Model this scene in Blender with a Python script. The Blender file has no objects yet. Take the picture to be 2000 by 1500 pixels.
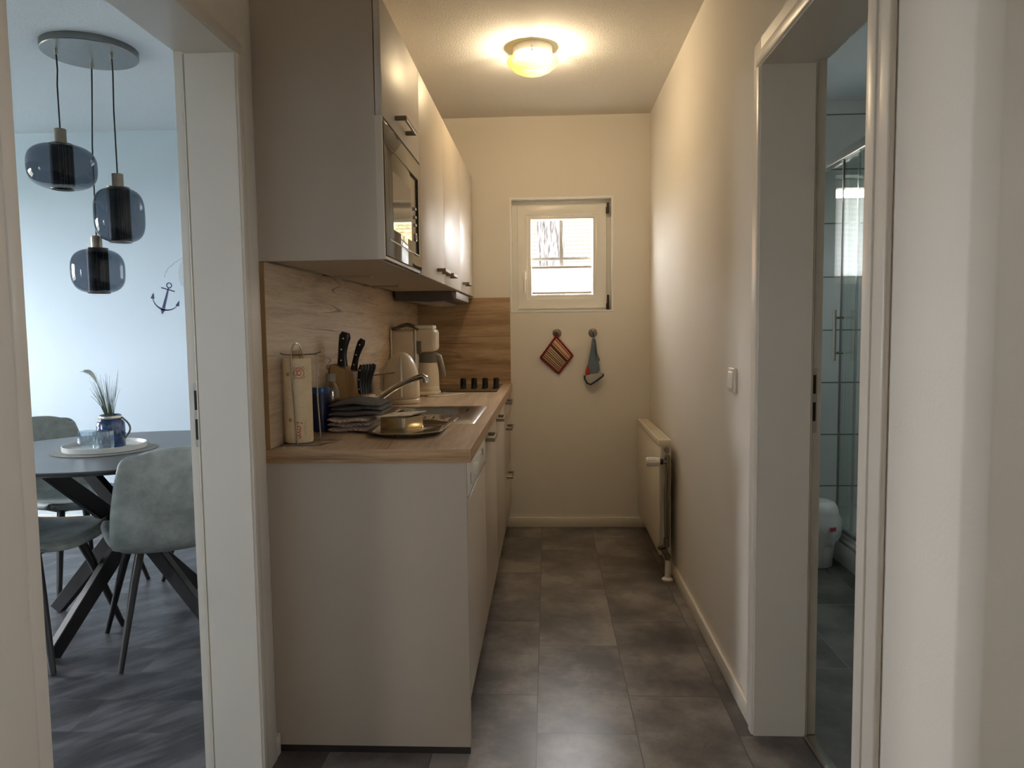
import bpy, bmesh, math, random
from mathutils import Vector, Matrix
random.seed(7)
C = bpy.context.scene
COL = C.collection
PI = math.pi

# ------------------------------------------------------------------ camera
YAW, PITCH, ROLL, CAMH, FPX = 0.0486, 0.0748, -0.0128, 1.2351, 1438.343
cy, sy, cp, sp = math.cos(YAW), math.sin(YAW), math.cos(PITCH), math.sin(PITCH)
_f = Vector((-sy*cp, cy*cp, -sp)); _r = Vector((cy, sy, 0)); _u = _r.cross(_f)
_c, _s = math.cos(ROLL), math.sin(ROLL)
_R = _c*_r + _s*_u; _U = -_s*_r + _c*_u
cd = bpy.data.cameras.new('camera'); cam = bpy.data.objects.new('camera', cd); COL.objects.link(cam)
cd.sensor_fit = 'HORIZONTAL'; cd.sensor_width = 36; cd.lens = FPX/2000*36; cd.clip_start = 0.02; cd.clip_end = 300
cam.matrix_world = Matrix(((_R.x, _U.x, -_f.x, 0), (_R.y, _U.y, -_f.y, 0), (_R.z, _U.z, -_f.z, CAMH), (0, 0, 0, 1)))
C.camera = cam

# ------------------------------------------------------------------ sky, daylight, exposure
W = bpy.data.worlds.new('sky'); C.world = W; W.use_nodes = True
bg = W.node_tree.nodes['Background']
bg.inputs[0].default_value = (0.97, 0.975, 1.0, 1); bg.inputs[1].default_value = 15.0
C.view_settings.view_transform = 'Standard'; C.view_settings.look = 'None'
C.view_settings.exposure = 1.4; C.view_settings.gamma = 1.0; C.view_settings.use_curve_mapping = False
C.cycles.use_denoising = True
C.cycles.max_bounces = 10; C.cycles.diffuse_bounces = 6; C.cycles.transparent_max_bounces = 16
C.cycles.sample_clamp_indirect = 6.0
C.cycles.caustics_reflective = False; C.cycles.caustics_refractive = False

def portal(name, loc, direction, sx, sy_):
    l = bpy.data.lights.new(name, 'AREA'); l.shape = 'RECTANGLE'; l.size = sx; l.size_y = sy_
    l.cycles.is_portal = True
    o = bpy.data.objects.new(name, l); COL.objects.link(o); o.location = loc
    o.rotation_euler = Vector(direction).to_track_quat('-Z', 'Z' if abs(direction[2]) < .9 else 'Y').to_euler()
    return o
portal('kitchen_window_portal', (.09, 4.80, 1.68), (0, -1, 0), .62, .68)
portal('bathroom_window_portal', (1.18, 4.80, 1.78), (0, -1, 0), .46, .62)
portal('living_window_portal', (-5.28, 3.3, 1.5), (1, 0, 0), 1.4, 1.2)
portal('living_second_portal', (-5.28, 0, 1.4), (1, 0, 0), .8, 1.0)
portal('added_hall_portal', (2.19, -1.175, 1.575), (-1, 0, 0), .55, .55)  # sampling portal for the opening added in the hall
portal('bathroom_side_portal', (2.59, 3.25, 1.775), (-1, 0, 0), .3, .45)

# ------------------------------------------------------------------ helpers
def lin(c):
    return tuple(((v/12.92) if v <= .04045 else ((v+.055)/1.055)**2.4) for v in c)
def rgb(r, g, b): return lin((r/255, g/255, b/255)) + (1,)

def new_mat(name):
    m = bpy.data.materials.new(name); m.use_nodes = True
    nt = m.node_tree; b = nt.nodes['Principled BSDF']
    return m, nt, b
def N(nt, t, **kw):
    n = nt.nodes.new(t)
    for k, v in kw.items():
        if k.startswith('i_'):
            key = k[2:].replace('_', ' ')
            n.inputs[key].default_value = v
        else: setattr(n, k, v)
    return n
def L(nt, a, b): nt.links.new(a, b)

def plain(name, col, rough=.5, metal=0.0, var=.03, scale=8, bump=0.0, bscale=200, coat=0.0, spec=.5, ior=None, sheen=0):
    """principled surface with a faint noise variation of its colour and an optional fine bump"""
    m, nt, b = new_mat(name)
    tc = N(nt, 'ShaderNodeTexCoord')
    no = N(nt, 'ShaderNodeTexNoise', i_Scale=scale, i_Detail=4.0)
    L(nt, tc.outputs['Object'], no.inputs['Vector'])
    r = N(nt, 'ShaderNodeValToRGB')
    c0 = tuple(max(0, x*(1-var)) for x in col[:3]); c1 = tuple(min(1, x*(1+var)) for x in col[:3])
    r.color_ramp.elements[0].position = .3; r.color_ramp.elements[1].position = .7
    r.color_ramp.elements[0].color = c0+(1,); r.color_ramp.elements[1].color = c1+(1,)
    L(nt, no.outputs['Fac'], r.inputs['Fac']); L(nt, r.outputs['Color'], b.inputs['Base Color'])
    b.inputs['Roughness'].default_value = rough; b.inputs['Metallic'].default_value = metal
    b.inputs['Coat Weight'].default_value = coat; b.inputs['Specular IOR Level'].default_value = spec
    if ior: b.inputs['IOR'].default_value = ior
    if sheen: b.inputs['Sheen Weight'].default_value = sheen
    if bump:
        n2 = N(nt, 'ShaderNodeTexNoise', i_Scale=bscale, i_Detail=3.0); L(nt, tc.outputs['Object'], n2.inputs['Vector'])
        bp = N(nt, 'ShaderNodeBump', i_Strength=bump, i_Distance=.01); L(nt, n2.outputs['Fac'], bp.inputs['Height'])
        L(nt, bp.outputs['Normal'], b.inputs['Normal'])
    return m

def oak(name, axis, light, mid, dark, crack, rough=.45, seed=0.0, crack_w=.012):
    """oak print: noise stretched along the grain axis, with thin dark cracks"""
    m, nt, b = new_mat(name)
    tc = N(nt, 'ShaderNodeTexCoord')
    def stretched(s_along, s_across, off):
        mp = N(nt, 'ShaderNodeMapping')
        sc = [s_across]*3; sc[axis] = s_along
        mp.inputs['Scale'].default_value = sc; mp.inputs['Location'].default_value = (off+seed, off*1.7+seed, off*.6+seed*2)
        L(nt, tc.outputs['Object'], mp.inputs['Vector']); return mp
    n1 = N(nt, 'ShaderNodeTexNoise', i_Scale=1.0, i_Detail=8.0, i_Roughness=.62, i_Distortion=.6); L(nt, stretched(1.6, 22, 3).outputs[0], n1.inputs['Vector'])
    n2 = N(nt, 'ShaderNodeTexNoise', i_Scale=1.0, i_Detail=6.0, i_Roughness=.7); L(nt, stretched(9, 190, 1).outputs[0], n2.inputs['Vector'])
    n3 = N(nt, 'ShaderNodeTexNoise', i_Scale=1.0, i_Detail=1.5, i_Distortion=.0); L(nt, stretched(.42, 8.0, 9).outputs[0], n3.inputs['Vector'])
    n4 = N(nt, 'ShaderNodeTexNoise', i_Scale=1.0, i_Detail=2.0); L(nt, stretched(2.2, 6, 5).outputs[0], n4.inputs['Vector'])
    mx = N(nt, 'ShaderNodeMix', data_type='FLOAT'); mx.inputs[0].default_value = .4
    L(nt, n1.outputs['Fac'], mx.inputs[2]); L(nt, n2.outputs['Fac'], mx.inputs[3])
    r = N(nt, 'ShaderNodeValToRGB'); e = r.color_ramp.elements
    e[0].position = .38; e[0].color = dark; e[1].position = .62; e[1].color = light
    q = e.new(.49); q.color = mid
    L(nt, mx.outputs[0], r.inputs['Fac'])
    # cracks: a thin level line of the slow noise, only where a second noise is high
    a = N(nt, 'ShaderNodeMath', operation='SUBTRACT'); a.inputs[1].default_value = .5; L(nt, n3.outputs['Fac'], a.inputs[0])
    ab = N(nt, 'ShaderNodeMath', operation='ABSOLUTE'); L(nt, a.outputs[0], ab.inputs[0])
    mr = N(nt, 'ShaderNodeMapRange'); mr.inputs['From Min'].default_value = crack_w*.2; mr.inputs['From Max'].default_value = crack_w
    mr.inputs['To Min'].default_value = 1; mr.inputs['To Max'].default_value = 0; L(nt, ab.outputs[0], mr.inputs['Value'])
    m4 = N(nt, 'ShaderNodeMapRange'); m4.inputs['From Min'].default_value = .5; m4.inputs['From Max'].default_value = .6; L(nt, n4.outputs['Fac'], m4.inputs['Value'])
    mu = N(nt, 'ShaderNodeMath', operation='MULTIPLY'); L(nt, mr.outputs[0], mu.inputs[0]); L(nt, m4.outputs[0], mu.inputs[1])
    mc = N(nt, 'ShaderNodeMix', data_type='RGBA'); L(nt, mu.outputs[0], mc.inputs[0]); L(nt, r.outputs['Color'], mc.inputs[6]); mc.inputs[7].default_value = crack
    L(nt, mc.outputs[2], b.inputs['Base Color']); b.inputs['Roughness'].default_value = rough
    bp = N(nt, 'ShaderNodeBump', i_Strength=.12, i_Distance=.004); L(nt, n2.outputs['Fac'], bp.inputs['Height']); L(nt, bp.outputs['Normal'], b.inputs['Normal'])
    return m

def clear_glass(name, tint, refl=1.0, rough=.0, ior=1.45, extra=0.0):
    """thin sheet of glass: transparent (tinted) with a fresnel reflection"""
    m, nt, b = new_mat(name); nt.nodes.remove(b)
    out = nt.nodes['Material Output']
    t = N(nt, 'ShaderNodeBsdfTransparent'); t.inputs[0].default_value = tint
    g = N(nt, 'ShaderNodeBsdfGlossy'); g.inputs['Roughness'].default_value = rough; g.inputs[0].default_value = (refl, refl, refl, 1)
    f = N(nt, 'ShaderNodeFresnel'); ge = N(nt, 'ShaderNodeNewGeometry')
    io = N(nt, 'ShaderNodeMix', data_type='FLOAT'); io.inputs[2].default_value = ior; io.inputs[3].default_value = 1/ior
    L(nt, ge.outputs['Backfacing'], io.inputs[0]); L(nt, io.outputs[0], f.inputs[0])
    ad = N(nt, 'ShaderNodeMath', operation='ADD', use_clamp=True); ad.inputs[1].default_value = extra; L(nt, f.outputs[0], ad.inputs[0])
    mx = N(nt, 'ShaderNodeMixShader'); L(nt, ad.outputs[0], mx.inputs[0]); L(nt, t.outputs[0], mx.inputs[1]); L(nt, g.outputs[0], mx.inputs[2])
    L(nt, mx.outputs[0], out.inputs[0]); return m

# --- mesh building -------------------------------------------------------
def BM(): return bmesh.new()
def box(bm, lo, hi, bev=0.0, seg=2, rot=None, piv=None):
    lo, hi = Vector(lo), Vector(hi); c = (lo+hi)/2; d = hi-lo
    vs = bmesh.ops.create_cube(bm, size=1.0)['verts']
    for v in vs: v.co = Vector((v.co.x*d.x, v.co.y*d.y, v.co.z*d.z)) + c
    if bev:
        es = list({e for v in vs for e in v.link_edges})
        rr = bmesh.ops.bevel(bm, geom=es, offset=bev, segments=seg, affect='EDGES', profile=.5)
        vs = list({v for f in rr['faces'] for v in f.verts} | {v for v in vs if v.is_valid})
    if rot is not None:
        p = Vector(piv) if piv is not None else c
        for v in vs: v.co = rot @ (v.co-p) + p
    return vs
def lathe(bm, prof, seg=32, center=(0, 0, 0), cap=True, axis='Z', sx=1.0, sy=1.0):
    """revolve a list of (radius, height)"""
    rings = []; c = Vector(center)
    for r, h in prof:
        ring = []
        for i in range(seg):
            a = 2*PI*i/seg
            p = Vector((r*math.cos(a)*sx, r*math.sin(a)*sy, h))
            if axis == 'X': p = Vector((p.z, p.x, p.y))
            elif axis == 'Y': p = Vector((p.y, p.z, p.x))
            ring.append(bm.verts.new(p+c))
        rings.append(ring)
    for k in range(len(rings)-1):
        for i in range(seg):
            j = (i+1) % seg
            bm.faces.new((rings[k][i], rings[k][j], rings[k+1][j], rings[k+1][i]))
    if cap:
        bm.faces.new(list(reversed(rings[0]))); bm.faces.new(rings[-1])
    return rings
def tube(bm, pts, r, seg=10, cap=True, flat=1.0, side=None):
    """tube along points; r a number or a list; flat squashes the section"""
    pts = [Vector(p) for p in pts]; n = len(pts)
    rs = r if isinstance(r, (list, tuple)) else [r]*n
    t0 = (pts[1]-pts[0]).normalized()
    up = Vector((0, 0, 1)) if abs(t0.z) < .9 else Vector((1, 0, 0))
    s = Vector(side) if side is not None else t0.cross(up).normalized(); rings = []
    for k in range(n):
        t = (pts[min(k+1, n-1)]-pts[max(k-1, 0)]).normalized()
        s = (s - t*s.dot(t)).normalized(); w = t.cross(s)
        rings.append([bm.verts.new(pts[k] + s*math.cos(2*PI*i/seg)*rs[k] + w*math.sin(2*PI*i/seg)*rs[k]*flat) for i in range(seg)])
    for k in range(n-1):
        for i in range(seg):
            j = (i+1) % seg
            bm.faces.new((rings[k][i], rings[k][j], rings[k+1][j], rings[k+1][i]))
    if cap:
        bm.faces.new(list(reversed(rings[0]))); bm.faces.new(rings[-1])
def smooth(pts, n=5):
    pts = [Vector(p) for p in pts]; P = [pts[0]*2-pts[1]]+pts+[pts[-1]*2-pts[-2]]; out = []
    for i in range(1, len(P)-2):
        for k in range(n):
            t = k/n; a, b, c, d = P[i-1], P[i], P[i+1], P[i+2]
            out.append(.5*((2*b)+(c-a)*t+(2*a-5*b+4*c-d)*t*t+(3*b-a-3*c+d)*t**3))
    return out+[pts[-1]]
def bar(bm, a, b, w, h, up=(0, 0, 1), bev=0.0):
    """rectangular bar from a to b"""
    a, b = Vector(a), Vector(b); t = (b-a).normalized(); u = Vector(up)
    s = t.cross(u).normalized(); u = s.cross(t)
    vs = box(bm, (-w/2, -h/2, 0), (w/2, h/2, (b-a).length), bev, 1)
    M = Matrix((s, u, t)).transposed()
    if M.determinant() < 0: M = Matrix((-s, u, t)).transposed()
    for v in vs: v.co = M @ v.co + a
def prism(bm, poly, d, M=None):
    """polygon in XY extruded along +Z by d, then moved by matrix M"""
    a = [bm.verts.new((x, y, 0)) for x, y in poly]; b = [bm.verts.new((x, y, d)) for x, y in poly]
    bm.faces.new(list(reversed(a))); bm.faces.new(b); n = len(poly)
    for i in range(n): bm.faces.new((a[i], a[(i+1) % n], b[(i+1) % n], b[i]))
    if M is not None:
        for v in a+b: v.co = M @ v.co
def grid(bm, fn, nu, nv):
    vs = [[bm.verts.new(fn(i/nu, j/nv)) for j in range(nv+1)] for i in range(nu+1)]
    for i in range(nu):
        for j in range(nv): bm.faces.new((vs[i][j], vs[i+1][j], vs[i+1][j+1], vs[i][j+1]))
    return vs
def finish(bm, name, mat, sharp=35):
    bmesh.ops.recalc_face_normals(bm, faces=bm.faces[:])
    me = bpy.data.meshes.new(name); bm.to_mesh(me); bm.free()
    me.polygons.foreach_set('use_smooth', [True]*len(me.polygons))
    me.set_sharp_from_angle(angle=math.radians(sharp))
    if mat: me.materials.append(mat)
    return me
def obj(name, bm, mat, parent=None, sharp=35, world=True):
    """link a mesh; its coordinates are world coordinates (world=True) or its parent's own (world=False)"""
    if parent is not None and world:
        chain = []; p = parent
        while p is not None: chain.append(p); p = p.parent
        M = Matrix.Identity(4)
        for p in reversed(chain): M = M @ p.matrix_basis
        bm.transform(M.inverted())
    o = bpy.data.objects.new(name, finish(bm, name, mat, sharp)); COL.objects.link(o)
    if parent is not None: o.parent = parent
    return o
def thing(name, label, cat, loc=(0, 0, 0), rz=0.0, group=None):
    o = bpy.data.objects.new(name, None); COL.objects.link(o); o.empty_display_size = .05
    o.location = loc; o.rotation_euler = (0, 0, rz); o['label'] = label; o['category'] = cat; o['kind'] = 'thing'
    if group: o['group'] = group
    return o
def solo(name, bm, mat, label, cat, loc=(0, 0, 0), group=None, sharp=35):
    bm.transform(Matrix.Translation(-Vector(loc)))
    o = bpy.data.objects.new(name, finish(bm, name, mat, sharp)); COL.objects.link(o); o.location = loc
    o['label'] = label; o['category'] = cat; o['kind'] = 'thing'
    if group: o['group'] = group
    return o
def struct(name, bm, mat, parent=None, sharp=35):
    o = obj(name, bm, mat, parent, sharp)
    if parent is None: o['kind'] = 'structure'
    return o
def struct_root(name, loc):
    o = bpy.data.objects.new(name, None); COL.objects.link(o); o.location = loc; o['kind'] = 'structure'; return o
def solid(o, t, off=0.0):
    md = o.modifiers.new('thickness', 'SOLIDIFY'); md.thickness = t; md.offset = off; return o
def subd(o, n=1):
    md = o.modifiers.new('smooth', 'SUBSURF'); md.levels = n; md.render_levels = n; return o
def text_bm(s, size):
    cu = bpy.data.curves.new('lettering', 'FONT'); cu.body = s; cu.size = size; cu.extrude = .0004; cu.align_x = 'CENTER'; cu.align_y = 'CENTER'
    o = bpy.data.objects.new('lettering', cu); COL.objects.link(o)
    bpy.context.view_layer.update()
    me = bpy.data.meshes.new_from_object(o.evaluated_get(bpy.context.evaluated_depsgraph_get()))
    bpy.data.objects.remove(o); bm = bmesh.new(); bm.from_mesh(me); return bm

# ------------------------------------------------------------------ materials
WALL = rgb(230, 224, 214)
m_wall = plain('wall_paint', WALL, .85, bump=.05, bscale=120, var=.012, scale=2.5, spec=.25)
m_wall_cool = plain('living_daylight_tint', rgb(200, 216, 228), .85, bump=.06, bscale=120, var=.01, scale=2, spec=.25)  # cool daylight cast of the living room is put into this wall colour
m_ceil = plain('ceiling_plaster', rgb(222, 217, 208), .95, bump=.3, bscale=220, var=.02, scale=60, spec=.2)
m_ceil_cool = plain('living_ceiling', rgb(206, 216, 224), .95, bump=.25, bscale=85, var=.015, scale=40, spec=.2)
m_trim = plain('trim_gloss', rgb(224, 217, 206), .33, var=.012, scale=4)
m_base = plain('baseboard_paint', rgb(228, 220, 204), .4, var=.02)
m_pvc = plain('window_plastic', rgb(236, 233, 225), .3, var=.01)
m_front = plain('cabinet_laminate', rgb(199, 188, 174), .42, var=.012, scale=3, spec=.4)
m_panel = plain('side_laminate', rgb(184, 171, 155), .42, var=.012, scale=3)
m_dark_gap = plain('dark_brown_strip', rgb(40, 33, 28), .6)  # dark brown of the foot strip and the dishwasher's gap strip
m_top = oak('oak_worktop', 1, rgb(210, 190, 168), rgb(190, 167, 143), rgb(160, 136, 111), rgb(112, 88, 68), .30, 2.0, .004)
m_topedge = oak('oak_edge', 0, rgb(196, 164, 128), rgb(172, 138, 102), rgb(140, 108, 76), rgb(100, 72, 50), .45, 5.0, .006)
m_splash = oak('oak_splashback', 1, rgb(218, 198, 170), rgb(200, 178, 149), rgb(170, 146, 116), rgb(116, 94, 78), .5, 7.3, .004)
m_splash_b = oak('oak_splashback_end', 0, rgb(194, 166, 132), rgb(170, 140, 106), rgb(140, 110, 80), rgb(92, 68, 48), .5, 3.1, .006)
m_steel = plain('brushed_steel', rgb(190, 184, 174), .28, 1.0, var=.03, scale=30)
m_steel_dk = plain('nickel_handle', rgb(140, 130, 116), .33, 1.0, var=.04, scale=40)
m_chrome = plain('chrome', rgb(215, 214, 210), .08, 1.0, var=.01)
m_black = plain('black_plastic', rgb(16, 15, 15), .35, var=.1)
m_blackmetal = plain('black_powdercoat', rgb(22, 22, 25), .42, var=.08)
m_white = plain('white_plastic', rgb(236, 232, 222), .35, var=.01)
m_cream = plain('cream_plastic', rgb(222, 212, 192), .3, var=.015)
m_grey_pl = plain('grey_plastic', rgb(112, 112, 108), .35, var=.03)
m_hood = plain('hood_grey', rgb(96, 94, 92), .4, .3, var=.03)
m_hood_lt = plain('hood_filter', rgb(178, 174, 168), .4, .2, var=.04)
m_radiator = plain('radiator_enamel', rgb(228, 218, 196), .3, var=.012)
m_pipe = plain('nickel_pipe', rgb(150, 142, 128), .25, 1.0, var=.05)

def floor_tiles(name, c0, c1, c2, bw, rh, offx, offy, offset, mort, mortar_col, rough0=.28, rough1=.5, swap=True, cloud=3.2, stretch=(1, 1, 1), rot=0.0, lo=.40, hi=.60, bias=0.035):
    m, nt, b = new_mat(name)
    tc = N(nt, 'ShaderNodeTexCoord'); sx = N(nt, 'ShaderNodeSeparateXYZ'); L(nt, tc.outputs['Object'], sx.inputs[0])
    cb = N(nt, 'ShaderNodeCombineXYZ')
    ax = N(nt, 'ShaderNodeMath', operation='ADD'); ax.inputs[1].default_value = offx
    ay = N(nt, 'ShaderNodeMath', operation='ADD'); ay.inputs[1].default_value = offy
    L(nt, sx.outputs[1 if swap else 0], ax.inputs[0]); L(nt, sx.outputs[0 if swap else 1], ay.inputs[0])
    L(nt, ax.outputs[0], cb.inputs[0]); L(nt, ay.outputs[0], cb.inputs[1])
    bk = N(nt, 'ShaderNodeTexBrick', offset=offset, offset_frequency=2, squash=1.0)
    bk.inputs['Scale'].default_value = 1.0; bk.inputs['Mortar Size'].default_value = mort; bk.inputs['Mortar Smooth'].default_value = .1
    bk.inputs['Brick Width'].default_value = bw; bk.inputs['Row Height'].default_value = rh; bk.inputs['Bias'].default_value = 0
    bk.inputs['Color1'].default_value = (0, 0, 0, 1); bk.inputs['Color2'].default_value = (1, 1, 1, 1); bk.inputs['Mortar'].default_value = (.5, .5, .5, 1)
    L(nt, cb.outputs[0], bk.inputs['Vector'])
    # each tile shifts the cloud pattern
    ad = N(nt, 'ShaderNodeMix', data_type='RGBA', blend_type='ADD'); ad.inputs[0].default_value = 1.0
    mp = N(nt, 'ShaderNodeMapping'); mp.inputs['Scale'].default_value = stretch; m0 = N(nt, 'ShaderNodeMapping'); m0.inputs['Rotation'].default_value = (0, 0, -rot); L(nt, tc.outputs['Object'], m0.inputs['Vector']); L(nt, m0.outputs[0], mp.inputs['Vector'])
    sc = N(nt, 'ShaderNodeVectorMath', operation='SCALE'); sc.inputs['Scale'].default_value = 2.3; L(nt, bk.outputs['Color'], sc.inputs[0])
    L(nt, mp.outputs[0], ad.inputs[6]); L(nt, sc.outputs[0], ad.inputs[7])
    n1 = N(nt, 'ShaderNodeTexNoise', i_Scale=cloud, i_Detail=9.0, i_Roughness=.62); L(nt, ad.outputs[2], n1.inputs['Vector'])
    n2 = N(nt, 'ShaderNodeTexNoise', i_Scale=cloud*14, i_Detail=6.0, i_Roughness=.7); L(nt, mp.outputs[0], n2.inputs['Vector'])
    mx = N(nt, 'ShaderNodeMix', data_type='FLOAT'); mx.inputs[0].default_value = .10; L(nt, n1.outputs['Fac'], mx.inputs[2]); L(nt, n2.outputs['Fac'], mx.inputs[3])
    r = N(nt, 'ShaderNodeValToRGB'); e = r.color_ramp.elements
    e[0].position = lo; e[0].color = c0; e[1].position = hi; e[1].color = c2; q = e.new(.5); q.color = c1
    L(nt, mx.outputs[0], r.inputs['Fac'])
    mc = N(nt, 'ShaderNodeMix', data_type='RGBA'); L(nt, bk.outputs['Fac'], mc.inputs[0]); L(nt, r.outputs['Color'], mc.inputs[6]); mc.inputs[7].default_value = mortar_col
    L(nt, mc.outputs[2], b.inputs['Base Color'])
    mr = N(nt, 'ShaderNodeMapRange'); mr.inputs['To Min'].default_value = rough0; mr.inputs['To Max'].default_value = rough1
    mr.inputs['From Min'].default_value = .3; mr.inputs['From Max'].default_value = .7
    L(nt, n2.outputs['Fac'], mr.inputs['Value']); L(nt, mr.outputs[0], b.inputs['Roughness'])
    bp = N(nt, 'ShaderNodeBump', i_Strength=bias, i_Distance=.002); L(nt, n2.outputs['Fac'], bp.inputs['Height']); L(nt, bp.outputs['Normal'], b.inputs['Normal'])
    return m
m_floor = floor_tiles('vinyl_tiles', rgb(78, 71, 68), rgb(110, 103, 99), rgb(144, 137, 131), .625, .305, -2.405+.625*8, .043+.305*20, .376, .0016, rgb(58, 53, 50), .27, .33)
m_floor_lr = floor_tiles('vinyl_planks', rgb(46, 46, 49), rgb(66, 66, 70), rgb(92, 92, 96), 1.2, .2, .3, 10.06, .37, .0008, rgb(50, 50, 54), .3, .5, swap=False, cloud=2.6, stretch=(1.0, 4.0, 1), rot=.84)
m_floor_ba = floor_tiles('grey_stone_tiles', rgb(78, 78, 76), rgb(98, 98, 95), rgb(118, 117, 113), .62, .335, -2.62+6.2, -1.075+3.35, .0, .003, rgb(128, 126, 120), .35, .55)
m_walltile = floor_tiles('white_wall_tiles', rgb(206, 212, 212), rgb(211, 216, 216), rgb(216, 221, 221), .62, .306, 3.1-.07, .02, .0, .004, rgb(120, 124, 124), .12, .16, swap=False, bias=.0)
def retarget_tiles(m, a, b_):
    """use object axes a, b_ for the tile pattern (a vertical wall)"""
    nt = m.node_tree; sx = [n for n in nt.nodes if n.type == 'SEPXYZ'][0]
    ms = [n for n in nt.nodes if n.type == 'MATH' and n.operation == 'ADD']
    for n, k in zip(ms, (a, b_)):
        for l in list(n.inputs[0].links): nt.links.remove(l)
        nt.links.new(sx.outputs[k], n.inputs[0])
retarget_tiles(m_walltile, 0, 2)
m_floor.node_tree.nodes['Principled BSDF'].inputs['Specular IOR Level'].default_value = .75

# ------------------------------------------------------------------ room shell
XL, XR, YB, H = -.8066, .623, 4.5235, 2.5035
XW = -.947          # living-room face of the shared wall
XB = .79            # bathroom face of the shared wall
def holed_wall_y(bm, x0, x1, y0, y1, z1, holes):
    """wall lying along X (thickness y0..y1) with holes (xa, xb, za, zb)"""
    xs = x0
    for xa, xb, za, zb in sorted(holes):
        box(bm, (xs, y0, 0), (xa, y1, z1))
        if za > 0: box(bm, (xa, y0, 0), (xb, y1, za))
        box(bm, (xa, y0, zb), (xb, y1, z1)); xs = xb
    box(bm, (xs, y0, 0), (x1, y1, z1))
def holed_wall_x(bm, y0, y1, x0, x1, z1, holes):
    ys = y0
    for ya, yb, za, zb in sorted(holes):
        box(bm, (x0, ys, 0), (x1, ya, z1))
        if za > 0: box(bm, (x0, ya, 0), (x1, yb, za))
        box(bm, (x0, ya, zb), (x1, yb, z1)); ys = yb
    box(bm, (x0, ys, 0), (x1, y1, z1))
def clean(bm): bmesh.ops.remove_doubles(bm, verts=bm.verts[:], dist=1e-5); return bm

D1 = (1.06, 1.92, 0, 1.965)     # living-room doorway in the left wall (y, y, z, z)
D2 = (1.445, 2.185, 0, 1.985)    # bathroom doorway in the right wall
bm = BM(); holed_wall_x(bm, -2.4, YB, XW, XL, H, [D1]); struct('wall_left', bm, m_wall)
bm = BM(); holed_wall_x(bm, 1.25, YB, XR, XB, H, [D2])
struct('wall_right', bm, m_wall)
bm = BM(); holed_wall_y(bm, XW, XB, YB, 4.82, H, [(-.224, .405, 1.332, 2.027)]); struct('wall_back', bm, m_wall)
bm = BM(); holed_wall_y(bm, -5.3, XW, 4.605, 4.82, H, []); struct('wall_living_back', bm, m_wall_cool)
bm = BM(); holed_wall_x(bm, -1.1, 4.605, -5.3, -5.0, H, [(-.4, .4, .9, 1.9), (2.6, 4.0, .9, 2.1)]); struct('wall_living_left', bm, m_wall_cool)
bm = BM(); holed_wall_y(bm, -5.3, XW, -1.3, -1.1, H, []); struct('wall_living_front', bm, m_wall_cool)
bm = BM(); holed_wall_y(bm, XB, 2.6, 4.38, 4.82, H, [(.95, 1.41, 1.47, 2.09)]); struct('wall_bathroom_back', bm, m_walltile)
bm = BM(); holed_wall_x(bm, 1.25, 4.38, 2.5, 2.6, H, [(3.1, 3.4, 1.55, 2.0)]); struct('wall_bathroom_side', bm, m_wall_cool)
bm = BM(); prism(bm, [(XR, 1.25), (XR, 1.136), (XR+.004, 1.130), (XR+.026, 1.108), (XR+.032, 1.106), (2.6, 1.106), (2.6, 1.25)], H); struct('wall_hall_corner', bm, m_wall)
bm = BM(); holed_wall_x(bm, -2.4, 1.13, 2.1, 2.2, H, [(-1.45, -.9, 1.3, 1.85)]); struct('wall_hall_side', bm, m_wall)
bm = BM(); holed_wall_y(bm, XW, 2.2, -2.5, -2.4, H, []); struct('wall_hall_back', bm, m_wall)

bm = BM(); box(bm, (XW+.07, -2.5, -.1), (XB-.01, YB, 0)); box(bm, (XB-.01, -2.5, -.1), (2.2, 1.13, 0)); struct('floor', bm, m_floor)
bm = BM(); box(bm, (-5.3, -1.3, -.1), (XW+.07, 4.7, 0)); struct('floor_living', bm, m_floor_lr)
bm = BM(); box(bm, (XB-.01, 1.13, -.1), (2.6, 4.5, .001)); struct('floor_bathroom', bm, m_floor_ba)
bm = BM(); box(bm, (XW+.07, -2.5, H), (XB-.08, YB+.2, H+.1)); box(bm, (XB-.08, -2.5, H), (2.2, 1.13, H+.1)); struct('ceiling', bm, m_ceil)
bm = BM(); box(bm, (-5.3, -1.3, H), (XW+.07, 4.8, H+.1)); struct('ceiling_living', bm, m_ceil_cool)
bm = BM(); box(bm, (XB-.08, 1.13, H), (2.6, 4.6, H+.1)); struct('ceiling_bathroom', bm, m_ceil_cool)

# baseboards
bm = BM(); box(bm, (-.3, YB-.014, 0), (XR, YB, .062), .004); struct('baseboard_back', bm, m_base)
bm = BM(); box(bm, (XR-.014, 2.245, 0), (XR, YB-.014, .062), .004); struct('baseboard_right', bm, m_base)
bm = BM(); box(bm, (-5, 4.591, 0), (XW, 4.605, .06), .004); struct('baseboard_living', bm, m_base)
bm = BM(); box(bm, (XL, 2.0, 0), (XL+.014, 2.046, .062), .004); struct('baseboard_left', bm, m_base)

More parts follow.
